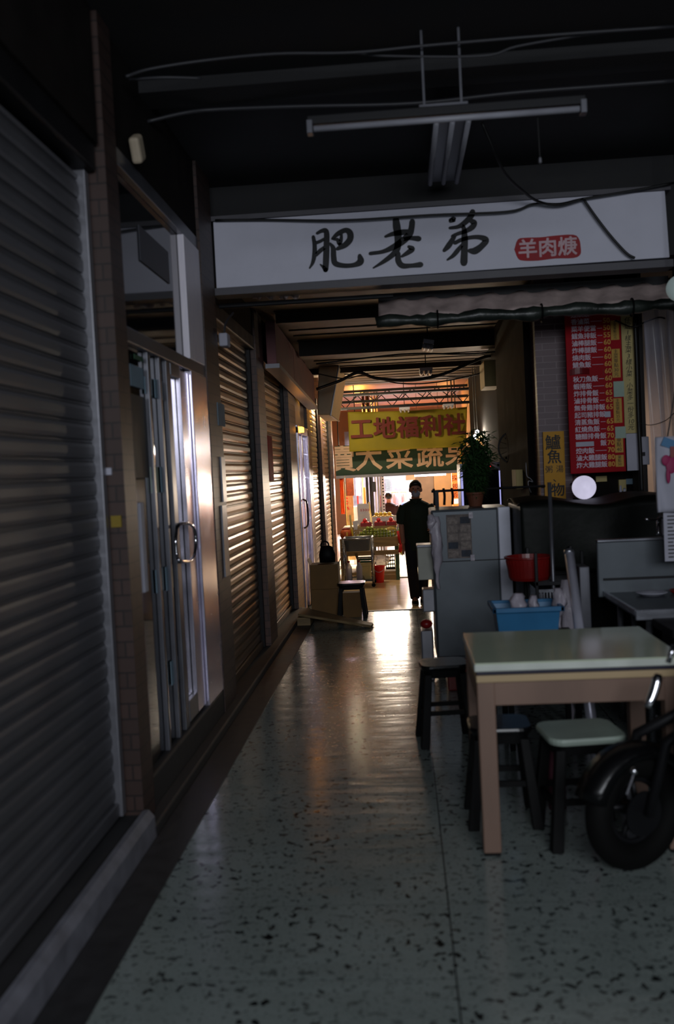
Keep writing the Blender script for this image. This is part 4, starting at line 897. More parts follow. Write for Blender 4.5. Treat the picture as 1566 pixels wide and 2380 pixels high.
c_ = PY(1568, 1050, 5.36); MB().cbox((c_.x, 5.362, c_.z), (0.05, 0.012, 0.06)).build('red_label', m_redpl, hbx)
MB().tube([(a.x, 5.41, a.z), (a.x + 0.05, 5.41, a.z + 0.25)], 0.004, 6).build('hanging_string', m_cable, hbx)
a = PY(1541, 1188, 5.45); b = PY(1544, 1305, 5.45)
hp_ = thing('paper_sheet', 'white printed list hanging below the magenta-printed bag', 'paper', (a.x + 0.1, 5.45, b.z))
bx('sheet', m_paper, hp_, a.x, a.x + 0.2, 5.45, 5.453, b.z, a.z, bevel=0)
q = MB()
for i in range(12): q.box(a.x + 0.02, a.x + 0.05 + 0.012 * (i % 4), 5.4485, 5.4498, b.z + 0.02 + i * 0.021, b.z + 0.028 + i * 0.021)
q.build('printed_rows', m_cablegrey, hp_)

# ------------------------------------------------------------------ motor scooter
sc = thing('motor_scooter', 'dark motor scooter parked at the lower right with its front wheel turned to the aisle', 'scooter', (1.4, 3.4, 0))
wc = Vector((0.82, 3.60, 0.225)); yaw = math.radians(30)      # wheel plane contains (cos, sin)
MW = Matrix.Rotation(yaw, 4, 'Z') @ Matrix.Rotation(math.pi / 2, 4, 'X')
wh = MB().torus(wc, 0.175, 0.05, MW, 40, 14).build('front_wheel', m_tyre, sc, smooth=True)
ax = (MW @ Vector((0, 0, 1))).normalized()
q = MB().torus(wc, 0.118, 0.012, MW, 36, 8)
for k in range(5):
    a = 2 * math.pi * k / 5; d_ = (MW @ Vector((math.cos(a), math.sin(a), 0))); d2_ = (MW @ Vector((math.cos(a + 0.35), math.sin(a + 0.35), 0)))
    q.tube([wc + d_ * 0.03, wc + d2_ * 0.115], [0.012, 0.008], 8)
q.cyl(wc - ax * 0.05, wc + ax * 0.05, 0.03); q.build('rim', m_darkmetal, wh, smooth=True)
MB().cyl(wc + ax * 0.045 if ax.y < 0 else wc - ax * 0.045, wc + (ax if ax.y < 0 else -ax) * 0.052, 0.085, seg=32).build('brake_disc', m_darkmetal, wh)
q = MB()
fwd = Vector((-math.cos(yaw), -math.sin(yaw), 0)); side = ax
head = Vector((1.04, 3.50, 0.62))
for s_ in (-1, 1): q.tube([wc + side * 0.075 * s_, wc + side * 0.075 * s_ - fwd * 0.10 + Vector((0, 0, 0.26)), head + side * 0.05 * s_], [0.018, 0.022, 0.022], 10)
q.build('fork', m_darkmetal, sc, smooth=True)
q = MB(); rs = []                                      # fender
for i in range(15):
    a = math.radians(20 + i * 11); c0 = wc - fwd * (-0.24 * math.cos(a)) * -1 * -1 + Vector((0, 0, 0.24 * math.sin(a)))
    rs.append([c0 + side * w_ + (Vector((0, 0, math.sin(a))) + fwd * math.cos(a)) * dz_ for w_, dz_ in ((-0.07, -0.03), (-0.06, 0.01), (0, 0.025), (0.06, 0.01), (0.07, -0.03), (0.055, -0.03), (0.05, -0.002), (0, 0.012), (-0.05, -0.002), (-0.055, -0.03))])
q.rings(rs); q.build('front_fender', m_blackpl, sc, smooth=True)
q = MB(); rs = []                                       # leg shield / front body along +x
bd = Vector((0.99, 0.06, 0)).normalized(); sd = Vector((-bd.y, bd.x, 0))
for t_, z, w, d in ((0.00, 0.36, 0.09, 0.05), (0.03, 0.48, 0.15, 0.09), (0.06, 0.60, 0.19, 0.11), (0.10, 0.74, 0.20, 0.10), (0.15, 0.86, 0.17, 0.08), (0.19, 0.94, 0.12, 0.06)):
    c0 = Vector((1.0, 3.44, 0)) + bd * t_; rs.append([c0 + sd * w * math.cos(k * math.pi / 8) + bd * d * math.sin(k * math.pi / 8) + Vector((0, 0, z)) for k in range(16)])
q.rings(rs); fs = q.build('front_shield', m_blackpl, sc, smooth=True)
o0 = Vector((1.06, 3.46, 0))
a = PY(1530, 1567, 3.5); b = PY(1505, 1645, 3.47)
MB().tube(bez([a, (a + b) / 2 + Vector((0.004, 0, 0)), b], 4), [0.012] + [0.019] * 7 + [0.012], 10).build('chrome_trim', m_chrome, sc, smooth=True)
a = PY(1566, 1500, 3.45); b = PY(1552, 1540, 3.45); MB().tube([a, b], 0.01, 8).build('chrome_trim', m_chrome, sc, smooth=True)
q = MB(); q.ball(PY(1473, 1792, 3.42), 0.014, 12, 8); q.build('reflector', m_chrome, sc, smooth=True)
MB().tube([PY(1473, 1797, 3.43), PY(1456, 1846, 3.43)], 0.004, 6).build('cable_stay', m_rail, sc)
bc = o0 + bd * 0.36 - Vector((0, 0, 0.04))
q = MB(); q.tube(bez([bc + sd * 0.30 + Vector((0, 0, 1.02)) - bd * 0.02, bc + sd * 0.14 + Vector((0, 0, 1.0)), bc + Vector((0, 0, 0.96)), bc - sd * 0.14 + Vector((0, 0, 1.0)), bc - sd * 0.30 + Vector((0, 0, 1.02)) - bd * 0.02], 5), 0.014, 10); 
q.build('handlebar', m_darkmetal, sc, smooth=True)
MB().ball(bc + Vector((0, 0, 0.97)) - bd * 0.04, (0.09, 0.09, 0.07)).build('headlamp_shell', m_blackpl, sc, smooth=True)
Rb = Matrix.Translation(o0) @ Matrix.Rotation(math.atan2(bd.y, bd.x), 4, 'Z')
MB().box(0.08, 0.62, -0.14, 0.14, 0.26, 0.33, Rb).build('footboard', m_blackpl, sc, bevel=0.03)
MB().loft([(0, 0, 0.33, 0.10, 0.12), (0.05, 0, 0.45, 0.26, 0.16), (0.08, 0, 0.60, 0.34, 0.17), (0.10, 0, 0.70, 0.36, 0.15)]).build('rear_body', m_blackpl, sc, smooth=True)
rbdy = bpy.data.objects['rear_body']; rbdy.data.transform(Matrix.Translation(o0 + bd * 0.92 - ORG[sc.name]) @ Matrix.Rotation(math.atan2(bd.y, bd.x), 4, 'Z') @ Matrix.Translation(ORG[sc.name]))
MB().box(0.56, 1.30, -0.13, 0.13, 0.70, 0.79, Rb).build('seat', m_black, sc, bevel=0.035)
rw = Vector(o0 + bd * 1.15); rw.z = 0.225
MB().torus(rw, 0.175, 0.05, Matrix.Rotation(math.atan2(bd.y, bd.x), 4, 'Z') @ Matrix.Rotation(math.pi / 2, 4, 'X'), 36, 12).build('rear_wheel', m_tyre, sc, smooth=True)
for s_ in (-1, 1):
    mb_ = bc + sd * 0.24 * s_ + Vector((0, 0, 1.03)); mt = mb_ + sd * 0.06 * s_ + Vector((0, 0, 0.14))
    st_ = MB().tube([mb_, mt], 0.005, 6).build('mirror_stem', m_darkmetal, sc); MB().ball(mt, (0.035, 0.045, 0.035)).build('mirror', m_blackpl, st_, smooth=True)
MB().tube([o0 + bd * 0.75 + sd * 0.1 + Vector((0, 0, 0.26)), o0 + bd * 0.72 + sd * 0.2 + Vector((0, 0, 0.0))], 0.012, 8).build('side_stand', m_darkmetal, sc)

# ------------------------------------------------------------------ left aisle: cartons, stool, board, bag
tag(MB().box(-1.03, -0.735, 10.10, 10.40, 0.0, 0.305).build('carton', m_card, bevel=0.004), 'lower brown carton of the stack against the left wall', 'carton', 'stacked brown cartons')
cu = thing('carton', 'upper brown carton with open flaps on the stack against the left wall', 'carton', (-0.88, 10.25, 0.306), 'stacked brown cartons')
bx('body', m_card, cu, -1.03, -0.725, 10.10, 10.40, 0.306, 0.57)
for x, s_ in ((-1.03, -1), (-0.725, 1)): MB().rings([[Vector((x, 10.10, 0.57)), Vector((x, 10.40, 0.57)), Vector((x + 0.004, 10.40, 0.57)), Vector((x + 0.004, 10.10, 0.57))], [Vector((x + 0.025 * s_, 10.10, 0.63)), Vector((x + 0.025 * s_, 10.40, 0.63)), Vector((x + 0.025 * s_ + 0.004, 10.40, 0.63)), Vector((x + 0.025 * s_ + 0.004, 10.10, 0.63))]]).build('flap', m_card, cu)
stool('black shiny stool beside the brown cartons with a small carton under it', -0.59, 10.12, 0, 0.37, 0.30, m_blackpl, spread=0.03, bars=False)
tag(MB().box(-0.688, -0.495, 10.03, 10.19, 0.0, 0.265).build('carton', m_card, bevel=0.004), 'small brown carton pushed under the black shiny stool', 'carton')
bdp = [PZ(735, 1452, 0), PZ(866, 1463, 0.0), PZ(866, 1452, 0.025), PZ(738, 1432, 0.07)]
tag(MB().rings([[Vector((-1.12, 9.55, 0.11)), Vector((-0.365, 9.28, 0.005)), Vector((-0.35, 9.42, 0.005)), Vector((-1.12, 10.02, 0.11))], [Vector((-1.12, 9.55, 0.135)), Vector((-0.365, 9.28, 0.03)), Vector((-0.35, 9.42, 0.03)), Vector((-1.12, 10.02, 0.135))]]).build('wooden_board', m_woodold, bevel=0.003), 'sloping wooden board lying on the floor in front of the cartons', 'board')
tag(MB().box(-1.135, -1.0, 9.6, 9.95, 0.0, 0.085).build('wooden_block', m_woodold), 'wooden block propping up the sloping board by the wall', 'block')
bb = thing('shoulder_bag', 'black bag with looped handle standing behind the brown cartons', 'bag', (-0.9, 10.3, 0.575))
q = PY(758, 1290, 10.3)
MB().loft([(q.x + 0.01, 10.3, 0.575, 0.085, 0.05), (q.x + 0.01, 10.3, 0.66, 0.09, 0.055), (q.x + 0.01, 10.3, 0.74, 0.07, 0.04), (q.x, 10.3, 0.76, 0.04, 0.02)]).build('bag_body', m_black, bb, smooth=True)
MB().torus(Vector((q.x - 0.01, 10.3, 0.765)), 0.042, 0.009, Matrix.Rotation(math.pi / 2, 4, 'X'), 24, 8).build('handle', m_black, bb, smooth=True)

# ------------------------------------------------------------------ people
def finger(mb, p, d, L, r, curl):
    a = p; dd = d.normalized(); pts = [a]; 
    for k, f_ in enumerate((0.45, 0.3, 0.25)):
        dd = (dd + curl * (0.15 + 0.3 * k)).normalized(); a = a + dd * L * f_; pts.append(a)
    mb.tube(pts, [r, r * 0.95, r * 0.88, r * 0.7], 8); mb.ball(a, r * 0.72, 8, 6)
def hand(mb, w, d, side_, sc_=1.0):
    """w wrist, d pointing direction, side_ lateral (to the thumb)"""
    d = d.normalized(); s = side_.normalized(); n = d.cross(s).normalized()
    palm = w + d * 0.05 * sc_
    rs = [[w + s * 0.022 * sc_ * math.cos(k * math.pi / 5) + n * 0.016 * sc_ * math.sin(k * math.pi / 5) for k in range(10)], [palm + s * 0.040 * sc_ * math.cos(k * math.pi / 5) + n * 0.015 * sc_ * math.sin(k * math.pi / 5) for k in range(10)], [w + d * 0.092 * sc_ + s * 0.038 * sc_ * math.cos(k * math.pi / 5) + n * 0.012 * sc_ * math.sin(k * math.pi / 5) for k in range(10)]]
    mb.rings(rs)
    for k, L in enumerate((0.068, 0.077, 0.072, 0.056)):
        finger(mb, w + d * 0.085 * sc_ + s * (0.030 - 0.020 * k) * sc_, d + s * (0.10 - 0.07 * k), L * sc_, 0.0088 * sc_, n * 0.8)
    finger(mb, w + d * 0.03 * sc_ + s * 0.03 * sc_, d * 0.7 + s * 0.7, 0.060 * sc_, 0.010 * sc_, n * 0.5)
# the man walking toward the camera
MO = Vector((PY(972, 1300, 12.25).x, 12.25, ZL))
man = thing('person', 'person in a dark green shirt and face mask walking toward the camera in the aisle', 'person', MO)
def V(x, y, z): return MO + Vector((x, y, z))
b_ = MB()
b_.loft([(MO.x + x, MO.y + y, MO.z + z, rx, ry) for x, y, z, rx, ry in ((0, 0, 0.76, 0.10, 0.08), (0, 0, 0.86, 0.145, 0.10), (0, 0, 0.98, 0.13, 0.095), (0, 0, 1.12, 0.15, 0.105), (0, 0, 1.24, 0.165, 0.10), (0, 0, 1.30, 0.13, 0.08), (0, 0, 1.335, 0.06, 0.055), (0, -0.005, 1.40, 0.052, 0.052))])
HD = V(0.004, -0.03, 1.475)
b_.ball(HD + Vector((0, 0.01, 0.02)), (0.074, 0.092, 0.100), 20, 12); b_.ball(HD + Vector((0, -0.03, -0.05)), (0.056, 0.06, 0.062), 16, 10)
b_.tube([HD + Vector((0, -0.082, 0.015)), HD + Vector((0, -0.108, -0.02))], [0.009, 0.015], 8); b_.ball(HD + Vector((0, -0.104, -0.022)), 0.014)
for s_ in (-1, 1): b_.ball(HD + Vector((s_ * 0.078, 0.01, 0.0)), (0.010, 0.02, 0.030), 10, 8)
shR, elR, wrR = V(-0.165, 0, 1.27), V(-0.20, 0.02, 1.02), V(-0.185, -0.07, 0.80)
shL, elL, wrL = V(0.175, 0, 1.27), V(0.235, 0.0, 1.02), V(0.20, -0.20, 0.95)
for a, e, w in ((shR, elR, wrR), (shL, elL, wrL)): b_.tube([a, e, w], [0.05, 0.040, 0.027], 12)
hand(b_, wrR, Vector((0.02, -0.12, -1)), Vector((0.3, -1, 0))); hand(b_, wrL, Vector((-0.3, -1, 0.1)), Vector((-0.4, 0.1, 1)))
hips = [(V(-0.08, 0, 0.84), V(-0.085, -0.06, 0.46), V(-0.065, 0.02, 0.09)), (V(0.08, 0, 0.84), V(0.06, 0.03, 0.46), V(0.045, 0.10, 0.10))]
for h0, k0, a0 in hips: b_.tube([h0, k0, a0], [0.085, 0.055, 0.036], 12); b_.tube([a0, a0 + Vector((0, -0.12, -0.05))], [0.035, 0.028], 10)
body = b_.build('body', m_skin, man, remesh=0.0065)
s = MB(); s.loft([(MO.x + x, MO.y + y, MO.z + z, rx, ry) for x, y, z, rx, ry in ((0, 0, 0.70, 0.172, 0.125), (0, 0, 0.86, 0.172, 0.125), (0, 0, 1.0, 0.165, 0.12), (0, 0, 1.14, 0.178, 0.125), (0, 0, 1.25, 0.192, 0.115), (0, 0, 1.30, 0.165, 0.095), (0, 0, 1.345, 0.075, 0.07), (0, 0, 1.365, 0.066, 0.064))])
s.tube([shR + Vector((0.02, 0, 0)), shR + Vector((-0.03, 0, -0.10)), elR + Vector((0, 0, 0.03))], [0.07, 0.066, 0.062], 14); s.tube([shL + Vector((-0.02, 0, 0)), shL + Vector((0.03, 0, -0.10)), elL], [0.07, 0.066, 0.06], 14)
s.build('shirt', m_shirtg, man, remesh=0.010)
q = MB(); q.tube(bez([V(-0.07, 0.0, 1.36), V(-0.055, -0.06, 1.35), V(-0.012, -0.10, 1.29)], 5), 0.016, 8, flat=0.5); q.tube(bez([V(0.07, 0.0, 1.36), V(0.055, -0.06, 1.35), V(0.012, -0.10, 1.29)], 5), 0.016, 8, flat=0.5); q.build('collar', m_shirtg, man, smooth=True)
q = MB()
for k in range(4): q.ball(V(0, -0.130 + 0.003 * k, 0.86 + 0.12 * k), (0.006, 0.003, 0.006), 8, 5)
q.build('buttons', m_black, man)
s = MB(); s.loft([(MO.x, MO.y, MO.z + z, rx, ry) for z, rx, ry in ((0.74, 0.15, 0.10), (0.84, 0.155, 0.11), (0.96, 0.14, 0.105))])
for h0, k0, a0 in hips: s.tube([h0, k0, a0 + Vector((0, 0, -0.02))], [0.098, 0.072, 0.062], 14)
s.build('trousers', m_trous, man, remesh=0.010)
for h0, k0, a0 in hips:
    c0 = Vector((a0.x, a0.y - 0.05, MO.z)); q = MB(); q.loft([(c0.x, c0.y, c0.z, 0.042, 0.12), (c0.x, c0.y, c0.z + 0.03, 0.046, 0.125), (c0.x, c0.y + 0.02, c0.z + 0.06, 0.038, 0.09), (c0.x, c0.y + 0.04, c0.z + 0.10, 0.032, 0.05)]); sh_ = q.build('shoe', m_black, man, smooth=True)
    q = MB().loft([(c0.x, c0.y, c0.z, 0.046, 0.126), (c0.x, c0.y, c0.z + 0.018, 0.047, 0.127)]).build('sole', m_rail, sh_)
q = MB(); q.ball(HD + Vector((0, 0.022, 0.045)), (0.082, 0.095, 0.088), 20, 12); q.ball(HD + Vector((0, -0.035, 0.085)), (0.07, 0.055, 0.035), 14, 8); q.build('hair', m_hair, man, remesh=0.008)
q = MB(); q.ball(HD + Vector((0, -0.052, -0.047)), (0.058, 0.058, 0.048), 18, 10); mk = q.build('face_mask', m_mask, man, smooth=True)
MB().tube([HD + Vector((-0.055, -0.04, -0.03)), HD + Vector((-0.08, 0.0, 0.0))], 0.002, 5).tube([HD + Vector((0.055, -0.04, -0.03)), HD + Vector((0.08, 0.0, 0.0))], 0.002, 5).build('ear_loop', m_mask, mk)
for s_ in (-1, 1): MB().ball(HD + Vector((s_ * 0.030, -0.078, 0.018)), (0.012, 0.006, 0.006), 10, 6).build('eye', m_black, man)

# seated figure seen from behind at the far stall
WO = PY(905, 1200, 22.0); WO = Vector((WO.x, 22.0, ZL + 0.015))
wm = thing('person', 'person in a dark maroon top sitting with the back turned at the far stall', 'person', WO)
def V2(x, y, z): return WO + Vector((x, y, z))
b_ = MB(); b_.loft([(WO.x, WO.y + y, WO.z + z, rx, ry) for y, z, rx, ry in ((0, 0.42, 0.17, 0.14), (0, 0.55, 0.16, 0.12), (0, 0.70, 0.155, 0.11), (0, 0.82, 0.17, 0.11), (0, 0.91, 0.14, 0.09), (0, 0.95, 0.06, 0.06), (0.0, 1.02, 0.05, 0.05))])
b_.ball(V2(0, 0.01, 1.10), (0.075, 0.09, 0.10), 18, 10); b_.ball(V2(0, 0.10, 1.08), 0.014); b_.ball(V2(-0.078, 0.01, 1.09), (0.01, 0.02, 0.028), 8, 6); b_.ball(V2(0.078, 0.01, 1.09), (0.01, 0.02, 0.028), 8, 6)
for s_ in (-1, 1):
    b_.tube([V2(s_ * 0.17, 0, 0.88), V2(s_ * 0.215, 0.06, 0.64), V2(s_ * 0.14, 0.26, 0.62)], [0.05, 0.042, 0.028], 12); hand(b_, V2(s_ * 0.14, 0.26, 0.62), Vector((-s_ * 0.5, 1, -0.1)), Vector((-s_ * 0.5, -0.3, 1)))
    b_.tube([V2(s_ * 0.09, 0.0, 0.46), V2(s_ * 0.12, 0.38, 0.45), V2(s_ * 0.12, 0.36, 0.09)], [0.085, 0.06, 0.038], 12); b_.tube([V2(s_ * 0.12, 0.35, 0.05), V2(s_ * 0.12, 0.50, 0.03)], [0.035, 0.028], 10)
b_.build('body', m_skin, wm, remesh=0.0075)
s = MB(); s.loft([(WO.x, WO.y + y, WO.z + z, rx, ry) for y, z, rx, ry in ((0, 0.44, 0.19, 0.155), (0, 0.6, 0.18, 0.135), (0, 0.75, 0.175, 0.125), (0, 0.87, 0.185, 0.115), (0, 0.93, 0.15, 0.09), (0, 0.97, 0.07, 0.065))])
for s_ in (-1, 1): s.tube([V2(s_ * 0.15, 0, 0.89), V2(s_ * 0.20, 0.02, 0.76), V2(s_ * 0.225, 0.06, 0.66)], [0.068, 0.066, 0.060], 12)
s.build('top', m_maroon, wm, remesh=0.011)
s = MB()
for s_ in (-1, 1): s.tube([V2(s_ * 0.09, 0.02, 0.47), V2(s_ * 0.12, 0.39, 0.45), V2(s_ * 0.12, 0.36, 0.12)], [0.10, 0.072, 0.055], 12)
s.build('trousers', m_trous, wm, remesh=0.011)
MB().ball(V2(0, -0.01, 1.125), (0.086, 0.092, 0.092), 18, 10).build('hair', m_hair, wm, smooth=True)
stool('dark stool under the seated person in the maroon top', WO.x, WO.y + 0.05, 0, 0.36, 0.32, m_blackpl, z0=ZL + 0.015, spread=0.02)

# ------------------------------------------------------------------ left wall box sign and far overhead
q = MB(); bs_ = thing('box_sign', 'slanted white box sign sticking out from the left wall beyond the red signboards', 'sign', (-1.0, 13.6, 2.2))
n4 = [PY(737, 965, 13.1), PY(768, 965, 13.1), PY(787, 850, 13.1), PY(740, 850, 13.1)]
n4b = [Vector((v.x + (0.03 if i in (1, 2) else 0), 14.4, v.z)) for i, v in enumerate(n4)]
q.rings([[Vector((max(v.x, -1.2), 13.1, v.z)) for v in n4], [Vector((max(v.x, -1.2), 14.4, v.z - 0.02)) for v in n4b]]); q.build('case', mat('cream_light_box', '#b8a88a', 0.5), bs_, bevel=0.02)
MB().tube([(n4[1].x, 13.09, n4[1].z), (n4[2].x, 13.09, n4[2].z)], 0.012, 6).tube([(n4[1].x, 13.09, n4[1].z), (n4b[1].x, 14.4, n4b[1].z - 0.02)], 0.012, 6).build('edge_strip', m_rail, bs_)

def fixture(label, px, py, y, tilt=0.0, lit=False, w=0.24):
    c_ = PY(px, py, y)
    t_ = thing('ceiling_fixture', label, 'lamp', (c_.x, y, c_.z), 'small ceiling fixtures down the arcade')
    R = Euler((0, tilt, 0)); T = Matrix.Translation(c_) @ R.to_matrix().to_4x4() @ Matrix.Translation(-c_)
    MB().box(c_.x - w / 2, c_.x + w / 2, y - 0.05, y + 0.3, c_.z, c_.z + 0.04, T).build('body', m_paper, t_, bevel=0.006)
    for s_ in (-1, 0, 1): MB().cyl(T @ Vector((c_.x + s_ * w * 0.36, y - 0.06, c_.z - 0.02)), T @ Vector((c_.x + s_ * w * 0.36, y + 0.28, c_.z - 0.02)), 0.017, seg=10).build('tube', m_tubeoff, t_, smooth=True)
    top = 3.03 if y < 16.2 else 3.2
    MB().cyl((c_.x, y + 0.1, c_.z + 0.03), (c_.x, y + 0.1, top), 0.006, seg=6).build('hanger', m_darkmetal, t_)
    return t_
fixture('small white fixture under the brown ceiling, nearest the awning', 995, 800, 8.9, 0.2, w=0.10)
fixture('small cluttered fixture on the brown ceiling above the drooping cable bundle', 990, 862, 11.9, 0.0, w=0.16)
fixture('small fixture at the truss above the left half of the yellow banner', 940, 952, 16.0, w=0.18)
fixture('small fixture at the truss above the right half of the yellow banner', 1042, 944, 16.0, w=0.18)
fixture('tilted white twin fixture right of the yellow banner top', 1138, 955, 14.0, -0.9, w=0.24)
for k, (px, py) in enumerate(((1104, 1015), (1109, 1003))):
    c_ = PY(px, py, 13.6)
    t_ = thing('bare_bulb', ['bright bare bulb among the leaves right of the yellow banner, lower of two', 'small bright bulb just above the lower bare bulb'][k], 'bulb', c_)
    MB().ball(c_, 0.036 - 0.01 * k, 14, 10).build('bulb', m_bulb, t_, smooth=True); MB().cyl(c_ + Vector((0, 0, 0.03)), Vector((c_.x, c_.y, 3.02)), 0.005, seg=6).build('cord', m_cable, t_)
# cable bundles
cable('thick black cable bundle drooping across the arcade', [(735, 905, 12), (790, 885, 12), (832, 866, 12), (870, 878, 12), (930, 884, 12), (985, 880, 12), (1040, 866, 12), (1095, 842, 12), (1140, 828, 12), (1185, 845, 12), (1238, 853, 12)], 0.022, name='cable_bundle')
cable('second thinner cable following the drooping cable bundle', [(735, 868, 12.1), (800, 880, 12.1), (850, 872, 12.1), (920, 890, 12.1), (1000, 890, 12.1), (1100, 872, 12.1), (1180, 845, 12.1), (1238, 840, 12.1)], 0.009)
cable('loose cable below the drooping bundle at the right', [(1000, 872, 12.2), (1080, 875, 12.2), (1160, 858, 12.2), (1238, 838, 12.2)], 0.007)
cable('thin black cable sloping across the brown ceiling', [(735, 846, 10.4), (850, 832, 10.4), (960, 822, 10.4), (1100, 822, 10.4), (1240, 806, 10.4)], 0.010)
# truss
tr = thing('roof_truss', 'dark steel lattice truss crossing the arcade above the yellow banner', 'truss', (0.3, 16.25, 2.6))
za, zb2 = PY(880, 915, 16.25).z, PY(880, 946, 16.25).z
for z in (za, zb2):
    for yy in (16.2, 16.3): bx('chord', m_darkmetal, tr, -1.35, 1.9, yy - 0.02, yy + 0.02, z - 0.02, z + 0.02, bevel=0)
q = MB()
for i in range(16):
    x = -1.3 + i * 0.2; a, b = (za, zb2) if i % 2 else (zb2, za); q.cyl((x, 16.25, a), (x + 0.2, 16.25, b), 0.008, seg=6)
q.build('web_bars', m_darkmetal, tr)
tr2 = thing('roof_truss', 'second dark lattice truss farther back under the orange roof', 'truss', (0.3, 18.5, 2.8))
for z in (3.1, 2.9): bx('chord', m_darkmetal, tr2, -3.8, 5.9, 18.47, 18.53, z - 0.025, z + 0.025, bevel=0)
q = MB()
for i in range(40):
    x = -3.8 + i * 0.24; a, b = (3.1, 2.9) if i % 2 else (2.9, 3.1); q.cyl((x, 18.5, a), (x + 0.24, 18.5, b), 0.01, seg=6)
q.build('web_bars', m_darkmetal, tr2)

# banner
BY = 16.5
ca, cb_, cc, cd_ = PY(808, 958, BY), PY(1085, 946, BY), PY(1083, 1038, BY), PY(812, 1050, BY)
bn = thing('cloth_banner', 'yellow cloth banner with five large red characters across the arcade', 'banner', ((ca.x + cb_.x) / 2, BY, cd_.z))
def bnf(u_, v_):
    a = ca.lerp(cb_, u_); b = cd_.lerp(cc, u_); p_ = b.lerp(a, v_); p_.y = BY - 0.02 + 0.02 * math.sin(u_ * 19 + v_ * 4) * (0.5 + v_) + 0.03 * math.exp(-((u_ - 0.93) / 0.08) ** 2) * math.sin(v_ * 14)
    p_.z -= 0.02 * math.sin(u_ * math.pi) * v_ ; return p_
MB().grid(bnf, 60, 16).build('cloth', m_ban, bn, smooth=True, solid=0.003)
q = MB()
for k, chh in enumerate('工地福利社'):
    u_ = 0.11 + k * 0.197; p_ = bnf(u_, 0.50); ang = math.atan2((cb_ - ca).z, (cb_ - ca).x)
    text_mb(q, chh, p_.x, BY - 0.085, p_.z + 0.02, 0.385, bold=0.012, ext=0.002, sx=1.02)
q.build('lettering', m_bantext, bn)
q = MB()
for u_ in (0, 1): p_ = bnf(u_, 1); q.cyl(p_, (p_.x + (0.0 if u_ else 0), 16.3, zb2), 0.004, seg=5)
q.build('tie_cord', m_cable, bn)
# green sign
GY = 16.95
g0, g1, g2, g3 = PY(786, 1042, GY), PY(1068, 1030, GY), PY(1068, 1094, GY), PY(792, 1104, GY)
gs = thing('green_shop_sign', 'dark green shop sign with large beige characters below the yellow banner', 'sign', (0, GY, g3.z))
zt_, zb_ = 2.02, (g2.z + g3.z) / 2
bx('panel', m_green, gs, -1.17, g1.x, GY, GY + 0.08, zb_, zt_)
bx('edge_frame', m_beige, gs, g1.x, g1.x + 0.06, GY - 0.01, GY + 0.09, zb_, zt_)
q = MB()
for k, (chh, px) in enumerate(zip('賣大菜蔬果', (796, 857, 928, 999, 1066))):
    p_ = PY(px, 1070, GY)
    text_mb(q, chh, p_.x, GY - 0.004, zb_ + 0.27, 0.50, bold=0.009, ext=0.002)
bmq = q.bm
geom = bmq.verts[:] + bmq.edges[:] + bmq.faces[:]
bmesh.ops.bisect_plane(bmq, geom=geom, plane_co=(g1.x, 0, 0), plane_no=(1, 0, 0), clear_outer=True)
geom = bmq.verts[:] + bmq.edges[:] + bmq.faces[:]
bmesh.ops.bisect_plane(bmq, geom=geom, plane_co=(-1.17, 0, 0), plane_no=(-1, 0, 0), clear_outer=True)
geom = bmq.verts[:] + bmq.edges[:] + bmq.faces[:]
bmesh.ops.bisect_plane(bmq, geom=geom, plane_co=(0, 0, zt_), plane_no=(0, 0, 1), clear_outer=True)
q.build('lettering', m_beige, gs)
MB().box(-1.17, g1.x + 0.06, GY - 0.02, GY + 0.12, zb_ - 0.05, zb_).build('lower_rail', m_rail, gs)
for x in (-1.1, g1.x - 0.05): MB().cyl((x, GY + 0.04, zt_), (x, GY + 0.04, 3.2), 0.01, seg=8).build('hanging_rod', m_darkmetal, gs)
a = PY(1070, 1035, 16.9); b = PY(1071, 1180, 16.9)
tag(MB().box(a.x - 0.02, a.x + 0.02, 16.9, 16.94, ZL + 0.015, a.z).build('yellow_post', m_yelfruit), 'slim yellow post at the right end of the green shop sign', 'post')

# ------------------------------------------------------------------ upright cooler on the right, dark clutter
KY = 11.0
ka, kb = PY(1068, 1078, KY), PY(1164, 1074, KY)
ck = thing('upright_cooler', 'upright glass-door cooler with two pale light strips and a red indicator', 'cooler', ((ka.x + kb.x) / 2, KY, ZL))
bx('cabinet', mat('cooler_body', '#7d7276', 0.5), ck, ka.x, kb.x, KY + 0.02, KY + 0.6, ZL, ka.z, bevel=0.01)
bx('control_panel', m_rail, ck, ka.x, kb.x, KY, KY + 0.03, ka.z - 0.075, ka.z)
bx('door_glass', m_glass, ck, ka.x + 0.03, kb.x - 0.03, KY + 0.004, KY + 0.019, ZL + 0.2, ka.z - 0.085, bevel=0)
for x0 in (ka.x + 0.005, kb.x - 0.03): bx('light_strip', m_strip, ck, x0, x0 + 0.025, KY - 0.006, KY + 0.01, ZL + 0.2, ka.z - 0.10, bevel=0)
p_ = PY(1140, 1082, KY - 0.01); MB().ball(p_, 0.011, 10, 6).build('indicator', m_led, ck, smooth=True)
p_ = PY(1157, 1081, KY - 0.01); MB().ball(p_, 0.014, 10, 6).build('dial', m_black, ck, smooth=True)
q = MB()
for k in range(3): q.box(ka.x + 0.03, ka.x + 0.10, KY - 0.004, KY + 0.002, ka.z - 0.055 + k * 0.012, ka.z - 0.05 + k * 0.012)
q.build('panel_print', m_darkmetal, ck)
